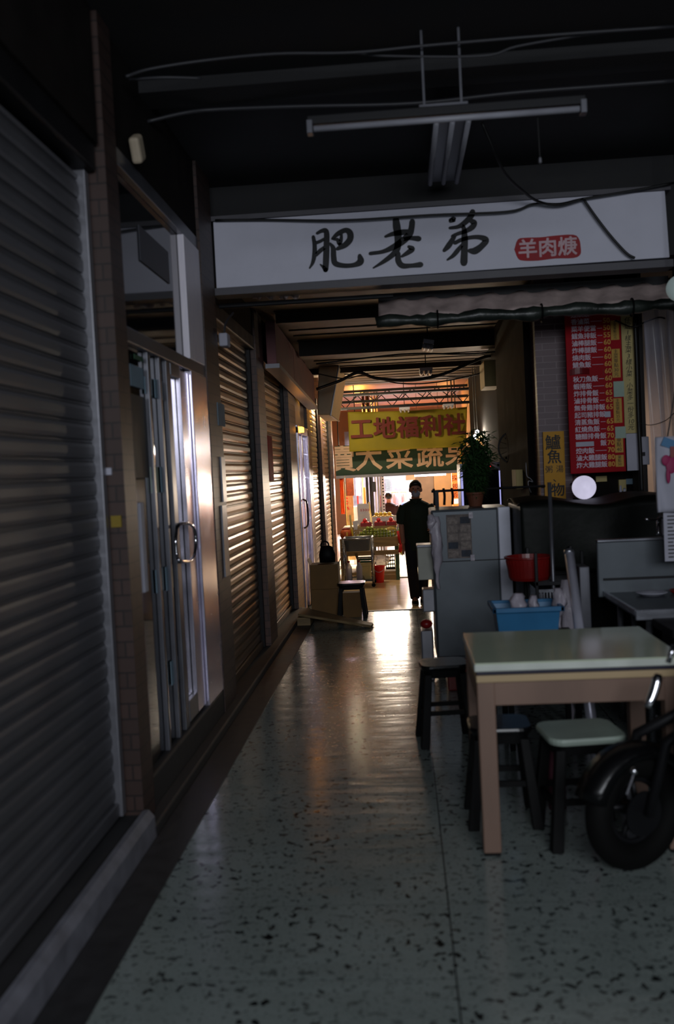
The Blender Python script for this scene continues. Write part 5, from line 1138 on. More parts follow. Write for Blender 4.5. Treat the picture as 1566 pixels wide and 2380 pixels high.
# cupboard of bottles seen beyond, above cooler
fr_ = thing('wall_cabinet', 'dim wall cabinet with rows of small goods right of the leaves', 'cabinet', (1.22, 14.0, 1.0))
a = PY(1148, 1025, 13.5); b = PY(1172, 1080, 13.5)
bx('back', m_tan, fr_, a.x - 0.12, 1.09, 13.6, 13.64, b.z - 0.4, a.z + 0.1)
for k in range(3): bx('shelf', m_woodold, fr_, a.x - 0.12, 1.09, 13.45, 13.6, b.z + 0.12 * k, b.z + 0.12 * k + 0.015)
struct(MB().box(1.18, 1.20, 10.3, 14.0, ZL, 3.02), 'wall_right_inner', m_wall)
p_ = PY(1200, 1045, 10.0)
fn = thing('wall_fan', 'dark wall fan facing the aisle left of the yellow ochre sign', 'fan', (1.0, 9.6, p_.z - 0.2))
fc = PY(1198, 1040, 9.6)
MB().torus(fc, 0.17, 0.008, Matrix.Rotation(math.pi / 2, 4, 'X'), 32, 6).build('guard_ring', m_darkmetal, fn)
q = MB()
for k in range(16): a_ = math.pi * k / 8; q.tube([fc + Vector((0.03 * math.cos(a_), -0.03, 0.03 * math.sin(a_))), fc + Vector((0.17 * math.cos(a_), 0, 0.17 * math.sin(a_)))], 0.002, 4)
q.build('guard_wires', m_darkmetal, fn)
q = MB()
for k in range(3):
    a_ = 2.1 * k; d_ = Vector((math.cos(a_), 0, math.sin(a_))); e_ = Vector((-math.sin(a_), 0.3, math.cos(a_)))
    q.face([fc + d_ * 0.03, fc + d_ * 0.14 - e_ * 0.05, fc + d_ * 0.155, fc + d_ * 0.13 + e_ * 0.04])
q.build('blades', m_blackpl, fn, solid=0.003); MB().cyl(fc + Vector((0, 0.02, 0)), fc + Vector((0, 0.16, 0)), 0.05).cyl(fc + Vector((0, 0.12, 0)), fc + Vector((0.12, 0.14, 0)), 0.02).build('motor', m_black, fn)
p_ = PY(1192, 1096, 7.95)
tag(MB().box(1.0, 1.062, 8.4, 8.7, 1.33, 1.5).build('electric_meter', m_cream, bevel=0.005), 'dim pale meter box low on the dark wall under the wall fan', 'meter box')
cable('pale curled wire hanging beside the yellow ochre sign', [(1222, 1075, 7.9), (1224, 1105, 7.9), (1232, 1112, 7.9), (1238, 1120, 7.9), (1228, 1118, 7.9), (1228, 1130, 7.9), (1234, 1145, 7.9)], 0.004, m_rail)
a = PY(1222, 852, 11.5)
tag(MB().box(1.0, 1.181, 11.0, 11.6, 2.45, 2.75).build('air_vent_box', m_cream, bevel=0.01), 'pale box high on the right wall where the drooping cables end', 'box')

# ------------------------------------------------------------------ steel basin stand, bucket, stall
BZ = ZL
st = thing('basin_stand', 'stainless stand with a deep basin at the left of the fruit stall', 'stand', (-0.68, 14.4, BZ))
a, b = PY(797, 1255, 14.2), PY(863, 1251, 14.2); tz = (a.z + b.z) / 2
x0, x1, y0, y1 = a.x, b.x, 14.2, 14.7
for x in (x0, x1):
    for y in (y0, y1):
        lg = MB().cyl((x, y, BZ + 0.05), (x, y, tz), 0.018, seg=12).build('leg', m_steel, st, smooth=True)
        MB().ball((x, y, BZ + 0.03), (0.03, 0.02, 0.03), 12, 8).build('caster', m_black, lg, smooth=True)
q = MB(); q.tube([(x0, y0, tz), (x1, y0, tz), (x1, y1, tz), (x0, y1, tz)], 0.016, 8, close=True); q.build('top_rail', m_steel, st, smooth=True)
q = MB(); q.tube([(x0, y0, BZ + 0.1), (x1, y0, BZ + 0.1)], 0.012, 8); q.tube([(x0, y1, BZ + 0.1), (x1, y1, BZ + 0.1)], 0.012, 8); q.box(x0, x1, y0, y1, BZ + 0.09, BZ + 0.10); q.build('lower_shelf', m_steel_dk, st)
cx, cy = (x0 + x1) / 2, (y0 + y1) / 2
MB().rings([rrect(cx, cy, (x1 - x0) * 0.86, 0.40, tz - 0.19, 0.06), rrect(cx, cy, (x1 - x0) * 0.97, 0.47, tz, 0.07), rrect(cx, cy, (x1 - x0) * 0.92, 0.44, tz, 0.07), rrect(cx, cy, (x1 - x0) * 0.80, 0.36, tz - 0.18, 0.05)]).build('basin', m_steel_dk, st, bevel=0.004)
# bottles and boxes on the lower shelf
for k, (px, m_, lab) in enumerate(((811, m_clear, 'tall clear bottle on the lower shelf of the basin stand'), (835, m_clear, 'clear bottle beside the beige box on the basin stand'))):
    c_ = PY(px, 1330, 14.35)
    bt = thing('bottle', lab, 'bottle', (c_.x, 14.35, BZ + 0.1)); 
    MB().lathe((c_.x, 14.35, BZ + 0.1), [(0, 0), (0.045, 0), (0.048, 0.02), (0.046, 0.12), (0.048, 0.2), (0.02, 0.25), (0.018, 0.27), (0, 0.27)], 18).build('body', m_bag, bt, smooth=True)
    MB().cyl((c_.x, 14.35, BZ + 0.37), (c_.x, 14.35, BZ + 0.395), 0.021).build('cap', m_redpl, bt)
c_ = PY(850, 1330, 14.45)
tag(MB().rings([rrect(c_.x, 14.5, 0.15, 0.26, BZ + 0.102, 0.02), rrect(c_.x, 14.5, 0.17, 0.3, BZ + 0.30, 0.02), rrect(c_.x, 14.5, 0.185, 0.31, BZ + 0.31, 0.02), rrect(c_.x, 14.5, 0.185, 0.31, BZ + 0.33, 0.02)]).build('plastic_tub', m_cream, bevel=0.003), 'beige plastic tub on the lower shelf of the basin stand', 'tub')
for k in range(2):
    tag(MB().cyl((-0.68 + 0.05 * k, 14.35, BZ + 0.1), (-0.74 - 0.03 * k, 14.5, BZ + 0.5), 0.011, seg=8).build('wooden_stick', m_woodold), ['wooden stick leaning inside the basin stand, more upright', 'wooden stick leaning inside the basin stand, more slanted'][k], 'stick')
c_ = PY(881, 1340, 14.65)
bk = thing('bucket', 'bright red plastic bucket on the floor between stand and fruit stall', 'bucket', (c_.x, 14.75, BZ))
MB().lathe((c_.x, 14.75, BZ), [(0, 0), (0.068, 0), (0.09, 0.24), (0.096, 0.245), (0.096, 0.262), (0.088, 0.262), (0.066, 0.015), (0, 0.012)], 28).build('body', m_bucket, bk, smooth=False)
MB().tube(bez([(c_.x - 0.09, 14.75, BZ + 0.24), (c_.x - 0.07, 14.68, BZ + 0.20), (c_.x, 14.64, BZ + 0.17), (c_.x + 0.07, 14.68, BZ + 0.20), (c_.x + 0.09, 14.75, BZ + 0.24)], 4), 0.004, 6).build('handle', m_paper, bk)
# stall table
FYY = 15.0
a, b = PY(800, 1262, FYY), PY(925, 1255, FYY); sx0, sx1 = PY(826, 1262, FYY).x - 0.25, b.x; sz = 0.47
stl = thing('market_stall', 'weathered wooden fruit stall with a low slatted shelf', 'stall', ((sx0 + sx1) / 2, 15.4, BZ))
q = MB()
for i in range(7): q.box(sx0, sx1, 15.0 + i * 0.17, 15.16 + i * 0.17, sz - 0.03, sz)
q.build('table_top', m_woodold, stl, bevel=0.003)
bx('front_board', m_woodold, stl, sx0, sx1, 14.98, 15.0, sz - 0.13, sz + 0.02)
bx('rail', m_woodold, stl, sx0, sx1, 14.97, 15.02, sz - 0.26, sz - 0.19)
for x in (sx0 + 0.03, sx1 - 0.03):
    for y in (15.02, 16.1): bx('leg', mat('green_painted_wood', '#3c5a48', 0.7) if x > 0 - 0.2 else m_woodold, stl, x - 0.03, x + 0.03, y - 0.03, y + 0.03, BZ, sz - 0.03)
bx('lower_shelf', m_woodold, stl, sx0, sx1, 15.0, 16.1, BZ + 0.10, BZ + 0.14)
bx('base_board', m_woodold, stl, sx0 + 0.2, sx1 - 0.05, 14.99, 15.01, BZ + 0.01, BZ + 0.09)
# stuff on lower shelf
a = PY(886, 1308, 15.1)
tag(bagmesh(a.x, 15.25, BZ + 0.40, BZ + 0.141, 0.125, 0.11, 3).build('plastic_bag', m_bag, smooth=True), 'big pale bag stuffed under the fruit stall above the red bucket', 'bag')
gc = thing('green_crate', 'dark green crate under the fruit stall behind the basin stand', 'crate', (-0.6, 15.3, BZ + 0.141))
a, b = PY(828, 1285, 15.2), PY(864, 1310, 15.2)
q = MB().box(a.x, b.x, 15.2, 15.5, BZ + 0.141, BZ + 0.16)
for i in range(5):
    z = BZ + 0.16 + i * 0.04; q.box(a.x, b.x, 15.2, 15.21, z, z + 0.025).box(a.x, b.x, 15.49, 15.5, z, z + 0.025).box(a.x, a.x + 0.01, 15.2, 15.5, z, z + 0.025).box(b.x - 0.01, b.x, 15.2, 15.5, z, z + 0.025)
for x in (a.x, b.x - 0.012): q.box(x, x + 0.012, 15.2, 15.212, BZ + 0.14, BZ + 0.36)
q.build('slatted_sides', mat('green_plastic', '#0d4a20', 0.5), gc)
a, b = PY(898, 1288, 15.35), PY(915, 1305, 15.35)
bkx = thing('lattice_basket', 'dark lattice basket at the right under the fruit stall', 'basket', (a.x + 0.06, 15.4, BZ + 0.141))
q = MB()
for i in range(5):
    z = BZ + 0.15 + i * 0.06; q.box(a.x - 0.02, b.x + 0.02, 15.35, 15.36, z, z + 0.02).box(b.x + 0.01, b.x + 0.02, 15.35, 15.6, z, z + 0.02)
for i in range(5): x = a.x - 0.02 + i * (b.x - a.x + 0.03) / 4; q.box(x, x + 0.012, 15.348, 15.36, BZ + 0.141, BZ + 0.41)
q.box(a.x - 0.02, b.x + 0.02, 15.35, 15.6, BZ + 0.141, BZ + 0.15); q.build('slats', m_black, bkx)
# wire basket with limes
a, b = PY(822, 1250, 15.05), PY(921, 1245, 15.05); wx0, wx1 = a.x, b.x
wbk = thing('wire_basket', 'low wire basket holding the green limes at the front of the fruit stall', 'basket', ((wx0 + wx1) / 2, 15.2, sz + 0.001))
q = MB(); n_ = 14
for i in range(n_ + 1):
    x = wx0 + (wx1 - wx0) * i / n_; q.cyl((x, 15.04, sz + 0.002), (x, 15.04, sz + 0.13), 0.0028, seg=6)
for z in (0.003, 0.045, 0.088, 0.13): q.tube([(wx0, 15.04, sz + z), (wx1, 15.04, sz + z), (wx1, 15.45, sz + z), (wx0, 15.45, sz + z)], 0.0032, 5, close=True)
for i in range(6): y = 15.04 + 0.41 * i / 5; q.cyl((wx0, y, sz + 0.002), (wx0, y, sz + 0.13), 0.0028, seg=6).cyl((wx1, y, sz + 0.002), (wx1, y, sz + 0.13), 0.0028, seg=6)
q.build('wires', m_chrome, wbk)
proto = MB().lathe((0, 0, 0), [(0, -0.028), (0.012, -0.026), (0.023, -0.014), (0.027, 0), (0.023, 0.014), (0.012, 0.026), (0.004, 0.031), (0, 0.032)], 12).build('lime', m_lime, smooth=True, org=(0, 0, 0))
tag(proto, 'round green lime heaped in the wire basket of the fruit stall', 'lime', 'limes heaped in the wire basket')
first = True; rnd = random.Random(11); cnt = 0
for lvl in range(6):
    mx = 0.03 + lvl * 0.055; ny = max(2, 7 - lvl)
    nx = int((wx1 - wx0 - 2 * mx) / 0.056)
    for j in range(ny):
        if j > 2 and lvl < 4 and j > 7 - 3: continue
        for i in range(nx):
            if lvl < 3 and j > 0 and j < 3 and 0 < i < nx - 1: continue          # hidden inside the heap
            if cnt >= 190: break
            x = wx0 + mx + 0.028 + i * 0.056 + rnd.uniform(-0.006, 0.006) ; y = 15.075 + lvl * 0.022 + j * 0.056
            z = sz + 0.032 + lvl * 0.042
            if i > nx - 4 and lvl > 2: continue
            o = proto if first else proto.copy()
            if not first: COL.objects.link(o)
            first = False; o.location = (x, y, z); o.rotation_euler = (rnd.uniform(0, 3), rnd.uniform(0, 3), 0); cnt += 1
# trays of red fruit and yellow fruit
def tray(name, lab, x0, x1, y0, y1, z, m, tm, catg, grp, lab2, r=0.035, nz=2, nm='fruit', flat=1.0):
    t_ = thing(name, lab, 'tray', ((x0 + x1) / 2, (y0 + y1) / 2, z))
    bx('base', tm, t_, x0, x1, y0, y1, z, z + 0.01); bx('front_side', tm, t_, x0, x1, y0 - 0.004, y0, z, z + 0.06); bx('back_side', tm, t_, x0, x1, y1, y1 + 0.004, z, z + 0.06)
    bx('side', tm, t_, x0 - 0.004, x0, y0, y1, z, z + 0.06); bx('side', tm, t_, x1, x1 + 0.004, y0, y1, z, z + 0.06)
    p_ = MB().ball((0, 0, 0), (r, r, r * 0.92 * flat), 14, 9).build(nm, m, smooth=True, org=(0, 0, 0)); tag(p_, lab2, catg, grp); f_ = True
    st_ = MB().cyl((0, 0, r * 0.8 * flat), (0, 0, r * 1.1 * flat), 0.003, seg=5).build('stalk', m_woodold, p_) if False else None
    for lv in range(nz):
        nx = max(1, int((x1 - x0) / (2 * r)) - lv); ny = max(1, int((y1 - y0) / (2 * r)) - lv)
        for j in range(ny):
            for i in range(nx):
                o = p_ if f_ else p_.copy()
                if not f_: COL.objects.link(o)
                f_ = False; o.location = (x0 + r + i * 2 * r + lv * r, y0 + r + j * 2 * r + lv * r, z + 0.011 + r + lv * r * 1.5)
bx_s = bx('stall_riser', m_woodold, None, sx0 + 0.02, sx1 - 0.02, 15.62, 16.15, sz, sz + 0.12) if False else tag(MB().box(sx0 + 0.02, sx1 - 0.02, 15.60, 16.18, sz + 0.001, sz + 0.16).build('wooden_riser', m_woodold, bevel=0.004), 'wooden riser carrying the red fruit trays on the fruit stall', 'riser')
e0, e1 = PY(838, 1222, 15.65).x, PY(863, 1222, 15.65).x
tray('fruit_tray', 'small tray of red fruit at the left of the stall riser', e0, e1, 15.63, 15.85, sz + 0.162, m_redfruit, m_redpl, 'red fruit', 'red fruit in the left tray', 'round red fruit heaped in the left tray of the stall riser', 0.035, 2, 'red_fruit')
e0, e1 = PY(870, 1222, 15.65).x, PY(896, 1222, 15.65).x
tray('fruit_tray', 'small tray of red fruit at the middle of the stall riser', e0, e1, 15.63, 15.85, sz + 0.162, m_redfruit, m_redpl, 'red fruit', 'red fruit in the middle tray', 'round red fruit heaped in the middle tray of the stall riser', 0.035, 2, 'red_fruit')
e0, e1 = PY(899, 1222, 15.65).x, PY(921, 1222, 15.65).x
tray('fruit_tray', 'small tray of red fruit at the right end of the stall riser', e0, e1, 15.63, 15.85, sz + 0.162, m_redfruit, m_redpl, 'red fruit', 'red fruit in the right tray', 'round red fruit heaped in the right tray of the stall riser', 0.035, 2, 'red_fruit')
e0, e1 = PY(866, 1215, 16.0).x, PY(922, 1215, 16.0).x
tray('fruit_tray', 'long tray of pale yellow fruit at the back of the stall', e0, e1, 15.93, 16.13, sz + 0.24, m_yelfruit, m_paper, 'yellow fruit', 'yellow fruit in the back tray', 'round pale yellow fruit in the long back tray of the fruit stall', 0.036, 2, 'yellow_fruit')
bpy.data.objects['wooden_riser']['kind'] = 'thing'
tag(MB().box(e0, e1, 15.9, 16.16, sz + 0.162, sz + 0.239).build('foam_box', m_paper, bevel=0.005), 'white foam box under the tray of pale yellow fruit', 'box')
# yellow long beans heap on the right front
e0, e1 = PY(897, 1232, 15.5).x, PY(920, 1232, 15.5).x
bd_ = thing('bean_bundle', 'bundle of yellow beans at the right of the limes on the fruit stall', 'beans', ((e0 + e1) / 2, 15.52, sz + 0.001))
q = MB()
for k in range(30):
    z = sz + 0.01 + 0.016 * (k // 4); y = 15.48 + 0.02 * (k % 4); q.tube(bez([(e0, y, z), ((e0 + e1) / 2, y - 0.005, z + 0.012 + 0.004 * (k % 3)), (e1, y, z - 0.002)], 4), 0.008, 6)
q.build('beans', m_yelfruit, bd_, smooth=True)
# vegetables hanging at the right of the stall
for k, (px0, m_, lab, w) in enumerate(((940, mat('leek_leaves', '#6fae3a', 0.5, var=0.4, scale=15), 'pale green leafy vegetables drooping off the right side of the fruit stall', 0.11),)):
    v_ = thing('leafy_vegetable', lab, 'vegetable', (0, 15.6, 0)); q = MB(); q2 = MB(); rnd = random.Random(5)
    for i in range(34):
        top = PY(929 + rnd.uniform(-3, 5), 1222 + rnd.uniform(-3, 6), 15.4); y = rnd.uniform(15.15, 15.9); bot = PY(rnd.uniform(927, 945), rnd.uniform(1262, 1292), y)
        (q if i % 3 else q2).tube(bez([(top.x, y, top.z), ((top.x * 0.6 + bot.x * 0.4) + 0.02, y, (top.z + bot.z) / 2 + 0.05), (bot.x, y, bot.z)], 5), [0.006, 0.01, 0.014, 0.015, 0.016, 0.016, 0.016, 0.014, 0.012, 0.008, 0.004], 6, flat=0.4)
    ORG[v_.name] = Vector(v_.location); q.build('leaves', m_, v_, smooth=True); q2.build('pale_stems', m_yelfruit, v_, smooth=True)
    MB().box(sx1 + 0.005, sx1 + 0.10, 15.1, 15.95, sz - 0.02, sz + 0.14).build('hanging_bundle', m_, v_, bevel=0.03)
a = PY(928, 1235, 14.96)
rc = thing('red_cloth', 'dark red cloth with two loose ends hanging at the right corner of the fruit stall', 'cloth', (a.x, 14.95, 0.1))
q = MB(); top = PY(924, 1234, 14.95); mid = PY(932, 1262, 14.95); e1_ = PY(929, 1284, 14.95); e2_ = PY(937, 1282, 14.95)
q.tube([top, mid], [0.02, 0.04], 8, flat=0.4).tube([mid, e1_], [0.03, 0.022], 8, flat=0.4).tube([mid, e2_], [0.03, 0.022], 8, flat=0.4); q.build('cloth', m_redcloth, rc, smooth=True)
# price boards and sticks
bpj = thing('price_board', 'white cardboard price boards standing behind the limes', 'price board', (-0.6, 16.3, sz + 0.17))
a, b = PY(829, 1172, 16.0), PY(858, 1207, 16.0)
bx('board', m_paper, bpj, a.x, b.x, 16.12, 16.14, sz + 0.161, a.z)
bx('lower_board', m_paper, bpj, a.x + 0.03, b.x + 0.01, 16.09, 16.11, sz + 0.161, (a.z + b.z) / 2 - 0.04)
q = MB(); rnd = random.Random(2)
for k in range(4):
    for j in range(3): q.cbox((a.x + 0.06 + k * 0.042 + 0.01 * (j % 2), 16.117, (a.z + b.z) / 2 + 0.01 + j * 0.014), (0.022, 0.003, 0.006), R=Euler((0, rnd.uniform(-0.8, 0.8), 0)))
q.build('red_marks', m_redcloth, bpj)
for k, (pa_, pb__, y, m_, lab) in enumerate((((813, 1197), (818, 1235), 15.5, m_cream, 'pale wooden batten standing at the left of the limes'), ((816, 1228), (822, 1251), 15.1, m_yelfruit, 'yellow batten leaning at the left end of the wire basket'), ((857, 1167), (862, 1186), 16.2, m_cream, 'short pale batten above the white price boards'))):
    a, b = PY(*pa_, y), PY(*pb__, y); b.z = sz + 0.001 if k < 2 else b.z; b = Vector((b.x, 16.16, sz + 0.165)) if k == 2 else b
    tag(MB().cyl(a, b, 0.016, seg=8).build('batten', m_), lab, 'batten')
tag(MB().rings([[PY(819, 1212, 15.6), PY(833, 1209, 15.6), PY(830, 1232, 15.6), PY(823, 1232, 15.6)], [PY(819, 1212, 15.62), PY(833, 1209, 15.62), PY(830, 1232, 15.62), PY(823, 1232, 15.62)]]).build('paper_cone', m_paper), 'cream paper cone standing left of the limes', 'paper')
c_ = PY(803, 1232, 15.2)
pb2 = thing('round_basket', 'round orange-brown basket at the left end of the fruit stall', 'basket', (c_.x, 15.3, sz))
MB().lathe((c_.x, 15.3, sz + 0.001), [(0, 0), (0.08, 0), (0.10, 0.05), (0.095, 0.12), (0.06, 0.15), (0, 0.155)], 20).build('body', mat('orange_basket', '#a8481c', 0.6, var=0.4, scale=30), pb2, smooth=True)
MB().torus(Vector((c_.x, 15.3, sz + 0.16)), 0.06, 0.008, None, 20, 6).build('rim', m_redpl, pb2)
bx('yellow_tag', m_yelfruit, pb2, c_.x + 0.01, c_.x + 0.03, 15.195, 15.2, sz + 0.05, sz + 0.11)

# ------------------------------------------------------------------ things hanging behind at the left
a, b = PY(788, 1105, 16.93), PY(801, 1195, 16.93); a.z = zb_ - 0.045
tag(MB().grid(lambda u_, v_: Vector((a.x + (b.x - a.x) * u_, 16.99 + 0.015 * math.sin(u_ * 12), b.z + (a.z - b.z) * v_)), 16, 6).build('orange_cloth', m_orcloth, smooth=True, solid=0.004), 'bright orange cloth hanging at the left under the green sign', 'cloth')
a, b = PY(801, 1112, 16.7), PY(805, 1200, 16.7)
tag(MB().box(a.x, b.x, 16.7, 16.73, ZL + 0.001, a.z + 0.05).build('yellow_batten', m_yelfruit), 'slim yellow batten beside the bright orange cloth', 'batten')
a, b = PY(804, 1108, 17.2), PY(823, 1152, 17.2)
tag(MB().box(a.x, b.x, 17.2, 17.22, b.z, a.z + 0.1).build('pegboard', mat('brown_pegboard', '#7a3e1e', 0.7, var=0.4, scale=60)), 'brown pegboard under the left end of the green sign', 'board')
a, b = PY(804, 1153, 17.2), PY(823, 1212, 17.2)
wpn = thing('wall_poster', 'stained beige poster with red marks below the brown pegboard', 'poster', ((a.x + b.x) / 2, 17.2, b.z))
bx('sheet', mat('stained_paper', '#b09468', 0.7, var=0.3, scale=12), wpn, a.x, b.x, 17.2, 17.215, b.z - 0.7, a.z, bevel=0)
q = MB()
for px, py in ((806, 1158), (806, 1165), (808, 1180), (810, 1183), (806, 1171)): c_ = PY(px, py, 17.195); q.cbox(c_, (0.03, 0.004, 0.02), R=Euler((0, 0.4, 0)))
q.build('red_marks', m_redcloth, wpn)
a, b = PY(826, 1110, 18.0), PY(838, 1152, 18.0)
lsg = thing('lit_sign', None, None, ((a.x + b.x) / 2, 18.05, b.z)); bx('light_box', m_litpanel, lsg, a.x, b.x, 18.0, 18.1, b.z, a.z + 0.08, bevel=0.01); MB().cyl(((a.x + b.x) / 2, 18.05, a.z + 0.07), ((a.x + b.x) / 2, 18.05, 3.21), 0.008, seg=6).build('hanging_rod', m_darkmetal, lsg)
tag(lsg, 'glowing white-violet light box left of the hanging red strips', 'light box')
a, b = PY(840, 1110, 18.3), PY(847, 1170, 18.3)
tag(MB().box(a.x, b.x, 18.3, 18.34, ZL + 0.016, a.z + 0.1).build('cream_panel', m_cream), 'slim cream panel beside the glowing light box', 'panel')
for k, (x0, x1, y0, y1, m_, lab) in enumerate(((829, 834, 1152, 1176, m_redcloth, 'dark red paper strip below the glowing light box'), (844, 851, 1133, 1175, m_orcloth, 'orange-red paper strip right of the slim cream panel'), (879, 885, 1152, 1178, m_redcloth, 'red box fixed half way up the grey pillar bundle'))):
    yy = (17.56, 17.56, 19.835)[k]; a, b = PY(x0, y0, yy), PY(x1, y1, yy); tag(MB().box(a.x, b.x, yy, yy + 0.05, b.z - (0.12 if k < 2 else 0), a.z).build(['paper_strip', 'paper_strip', 'red_box'][k], m_), lab, ['paper strip', 'paper strip', 'box'][k])
tag(MB().box(PY(829, 1176, 17.6).x - 0.1, PY(851, 1176, 17.6).x + 0.02, 17.58, 17.68, ZL + 0.015, PY(840, 1176, 17.6).z).build('goods_cabinet', m_paper, bevel=0.01), 'pale cabinet behind the price boards carrying the red strips', 'cabinet')
for k, (x0, x1, m_, lab) in enumerate(((849, 855, m_darkmetal, 'black post of the market, first of the dark pair'), (857, 866, m_darkmetal, 'wider black post of the market with a dark box on it'), (869, 873, m_paper, 'slim white panel post between the dark and the grey posts'), (875, 880, m_rail, 'grey round market post, thinner'), (881, 886, m_rail, 'grey round market post next to the white grid panel'))):
    a, b = PY(x0, 1110, 19.5), PY(x1, 1110, 19.5)
    tag(MB().cyl(((a.x + b.x) / 2, 19.5 + 0.1 * k, ZL + 0.015), ((a.x + b.x) / 2, 19.5 + 0.1 * k, 3.2), (b.x - a.x) / 2, seg=14).build('market_post', m_, smooth=True), lab, 'post')
a, b = PY(863, 1120, 19.5), PY(874, 1143, 19.5)
tag(MB().box(a.x, b.x, 19.45, 19.565, b.z, a.z).build('control_box', m_darkmetal, bevel=0.01), 'dark box mounted on the wider black market post', 'box')
gp = thing('grid_panel', 'white panel with a column of small square holes beside the grey posts', 'panel', (PY(889, 1140, 20.3).x, 20.3, ZL + 0.015))
a, b = PY(886, 1108, 20.3), PY(894, 1160, 20.3)
bx('panel', m_paper, gp, a.x, b.x, 20.3, 20.33, ZL + 0.015, a.z + 0.3)
q = MB()
for k in range(16): q.cbox(((a.x + b.x) / 2, 20.296, a.z + 0.2 - k * 0.065), (0.03, 0.006, 0.035))
q.build('holes', m_darkmetal, gp)
# dark shuttered back, rack of clothes
a, b = PY(893, 1108, 25.0), PY(945, 1160, 25.0)
struct(MB().box(a.x - 1.0, b.x, 25.0, 25.05, ZL, 2.6), 'wall_back_inner', mat('dark_back_wall', '#3a3438', 0.7, var=0.4, scale=9))
gr = thing('louvred_window', 'dark louvred panel above the seated person', 'louvre', (PY(903, 1130, 24.8).x, 24.8, 0.9))
q = MB(); a, b = PY(895, 1112, 24.8), PY(909, 1148, 24.8)
for k in range(12): q.box(a.x, b.x, 24.96, 25.0, b.z + k * (a.z - b.z) / 12, b.z + k * (a.z - b.z) / 12 + 0.016)
q.build('slats', m_rail, gr)
a, b = PY(896, 1145, 23.4), PY(943, 1142, 23.4); rz = (a.z + b.z) / 2
clr = thing('clothes_rail', 'pale horizontal clothes rail behind the seated person', 'rail', ((a.x + b.x) / 2, 23.4, ZL + 0.015))
MB().tube([(a.x, 23.4, rz), (b.x, 23.4, rz)], 0.022, 8).build('rail', m_cream, clr)
for x in (a.x, b.x): MB().cyl((x, 23.4, ZL + 0.015), (x, 23.4, rz), 0.015, seg=8).build('upright', m_cream, clr)
hm = [mat('pink_garment', '#d89aa0', 0.8), mat('white_garment', '#d8ccd0', 0.8), mat('salmon_garment', '#d07a70', 0.8)]
for k, px in enumerate((897, 902, 916, 921, 927, 937)):
    c_ = PY(px, 1150, 23.4)
    q = MB().rings([[Vector((c_.x + w * math.cos(i * math.pi / 6), 23.4 + 0.05 * math.sin(i * math.pi / 6), rz - dz_)) for i in range(12)] for w, dz_ in ((0.012, 0.02), (0.045, 0.06), (0.048, 0.15), (0.04, 0.28), (0.045, 0.42 + 0.05 * (k % 3)))])
    tag(q.build('hanging_garment', hm[k % 3], smooth=True), ['pink garment at the left end of the clothes rail', 'white garment second from the left on the clothes rail', 'salmon garment just right of the seated head', 'pink garment in the right half of the clothes rail', 'white garment right of the middle of the clothes rail', 'salmon garment at the right end of the clothes rail'][k], 'garment', 'garments on the far clothes rail')
# red-topped table with goods
a, b = PY(925, 1184, 22.6), PY(946, 1184, 22.6)
rt = thing('red_table', 'table with a bright red edge right of the seated person', 'table', ((a.x + b.x) / 2 + 0.2, 22.8, ZL + 0.015))
bx('table_top', m_paper, rt, a.x, a.x + 0.9, 22.6, 23.1, a.z, a.z + 0.02); bx('red_edge', m_bucket, rt, a.x, a.x + 0.9, 22.59, 22.61, a.z - 0.05, a.z)
for x in (a.x + 0.05, a.x + 0.85):
    for y in (22.65, 23.05): bx('leg', m_woodold, rt, x - 0.02, x + 0.02, y - 0.02, y + 0.02, ZL + 0.015, a.z)
c_ = PY(936, 1176, 22.7)
tag(MB().ball((a.x + 0.2, 22.85, a.z + 0.095), (0.12, 0.08, 0.075), 14, 9).build('goods_bag', mat('blue_cloth', '#4a62b0', 0.7)), 'blue bundle on the red-edged table', 'bundle')
# bright white cabinet behind the man
a, b = PY(941, 1118, 23.8), PY(968, 1172, 23.8)
wcb = thing('white_refrigerator', 'tall white refrigerator glowing behind the walking person', 'refrigerator', ((a.x + b.x) / 2, 23.8, ZL + 0.015))
bx('body', m_white, wcb, a.x, b.x, 23.8, 24.4, ZL + 0.015, a.z, bevel=0.02)
bx('upper_door', m_white, wcb, a.x + 0.05, b.x - 0.03, 23.77, 23.8, a.z - 0.16, a.z - 0.03, bevel=0.01); bx('lower_door', m_white, wcb, a.x + 0.05, b.x - 0.03, 23.77, 23.8, ZL + 0.1, a.z - 0.2, bevel=0.01)
bx('frame_edge', m_alu, wcb, a.x - 0.03, a.x, 23.78, 23.85, ZL + 0.015, a.z + 0.03)
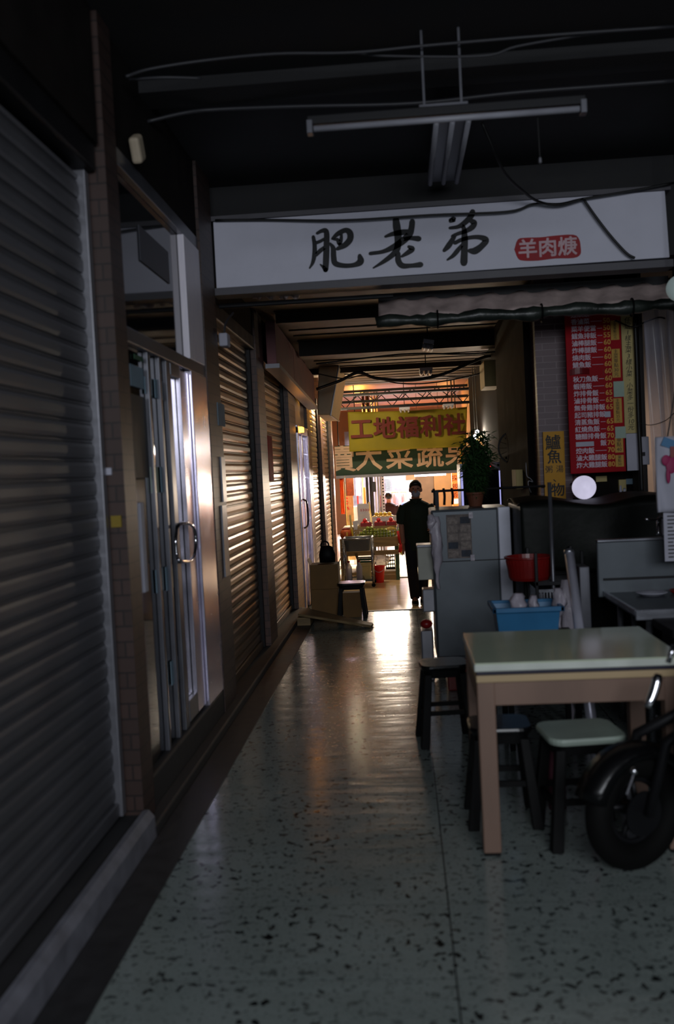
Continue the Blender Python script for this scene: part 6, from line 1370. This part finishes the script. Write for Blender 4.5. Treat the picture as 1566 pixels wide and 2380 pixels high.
# tan partition, tube lamp, orange vertical sign
a, b = PY(957, 1112, 20.2), PY(1046, 1112, 20.2)
struct(MB().box(PY(965, 1112, 20.2).x, PY(1008, 1112, 20.2).x, 20.3, 20.4, ZL, 2.6), 'wall_partition', mat('brownish_partition', '#7a6450', 0.7, var=0.15))
struct(MB().box(PY(1008, 1112, 20.2).x, 1.36, 20.2, 20.4, ZL, 2.6), 'wall_partition', m_tan)
c0, c1 = PY(963, 1106, 18.6), PY(1036, 1101, 18.6)
tl = thing('tube_lamp', 'bright white tube lamp below the right half of the green sign', 'lamp', ((c0.x + c1.x) / 2, 18.6, c0.z))
MB().cyl((c0.x, 18.6, (c0.z + c1.z) / 2 - 0.005), (c1.x, 18.6, (c0.z + c1.z) / 2 - 0.005), 0.018, seg=12).build('tube', m_tube, tl, smooth=True)
bx('housing', m_rail, tl, c0.x - 0.02, c1.x + 0.02, 18.58, 18.64, (c0.z + c1.z) / 2 + 0.018, (c0.z + c1.z) / 2 + 0.05)
for x in (c0.x + 0.1, c1.x - 0.1): MB().cyl((x, 18.61, (c0.z + c1.z) / 2 + 0.05), (x, 18.61, 3.2), 0.004, seg=6).build('hanger', m_cable, tl)
a, b = PY(1049, 1100, 17.4), PY(1069, 1176, 17.4)
og = thing('vertical_lit_sign', 'glowing orange vertical sign with dark characters right of the walking person', 'sign', ((a.x + b.x) / 2, 17.4, b.z))
bx('panel', m_orange, og, a.x, b.x, 17.4, 17.48, b.z - 0.4, a.z, bevel=0)
q = MB()
for k, chh in enumerate('探親簽'): text_mb(q, chh, (a.x + b.x) / 2 - 0.01, 17.395, a.z - 0.1 - k * 0.155, 0.12, bold=0.001, ext=0.001)
q.build('lettering', mat('dark_red_lettering', '#5a1408', 0.7), og)
bx('white_field', m_litpanel, og, a.x + 0.025, b.x - 0.03, 17.39, 17.398, b.z + 0.05, b.z + 0.13, bevel=0)
MB().cyl(((a.x + b.x) / 2, 17.44, a.z), ((a.x + b.x) / 2, 17.44, 3.2), 0.012, seg=8).build('hanging_rod', m_darkmetal, og)
# goods beyond the cooler, right of the yellow post
a, b = PY(1073, 1040, 17.8), PY(1100, 1075, 17.8)
tag(MB().box(a.x, b.x, 17.8, 18.0, ZL + 0.015, a.z).build('grey_cabinet', mat('grey_brown_cabinet', '#5a4c48', 0.6)), 'grey-brown cabinet between the yellow post and the leaves', 'cabinet')
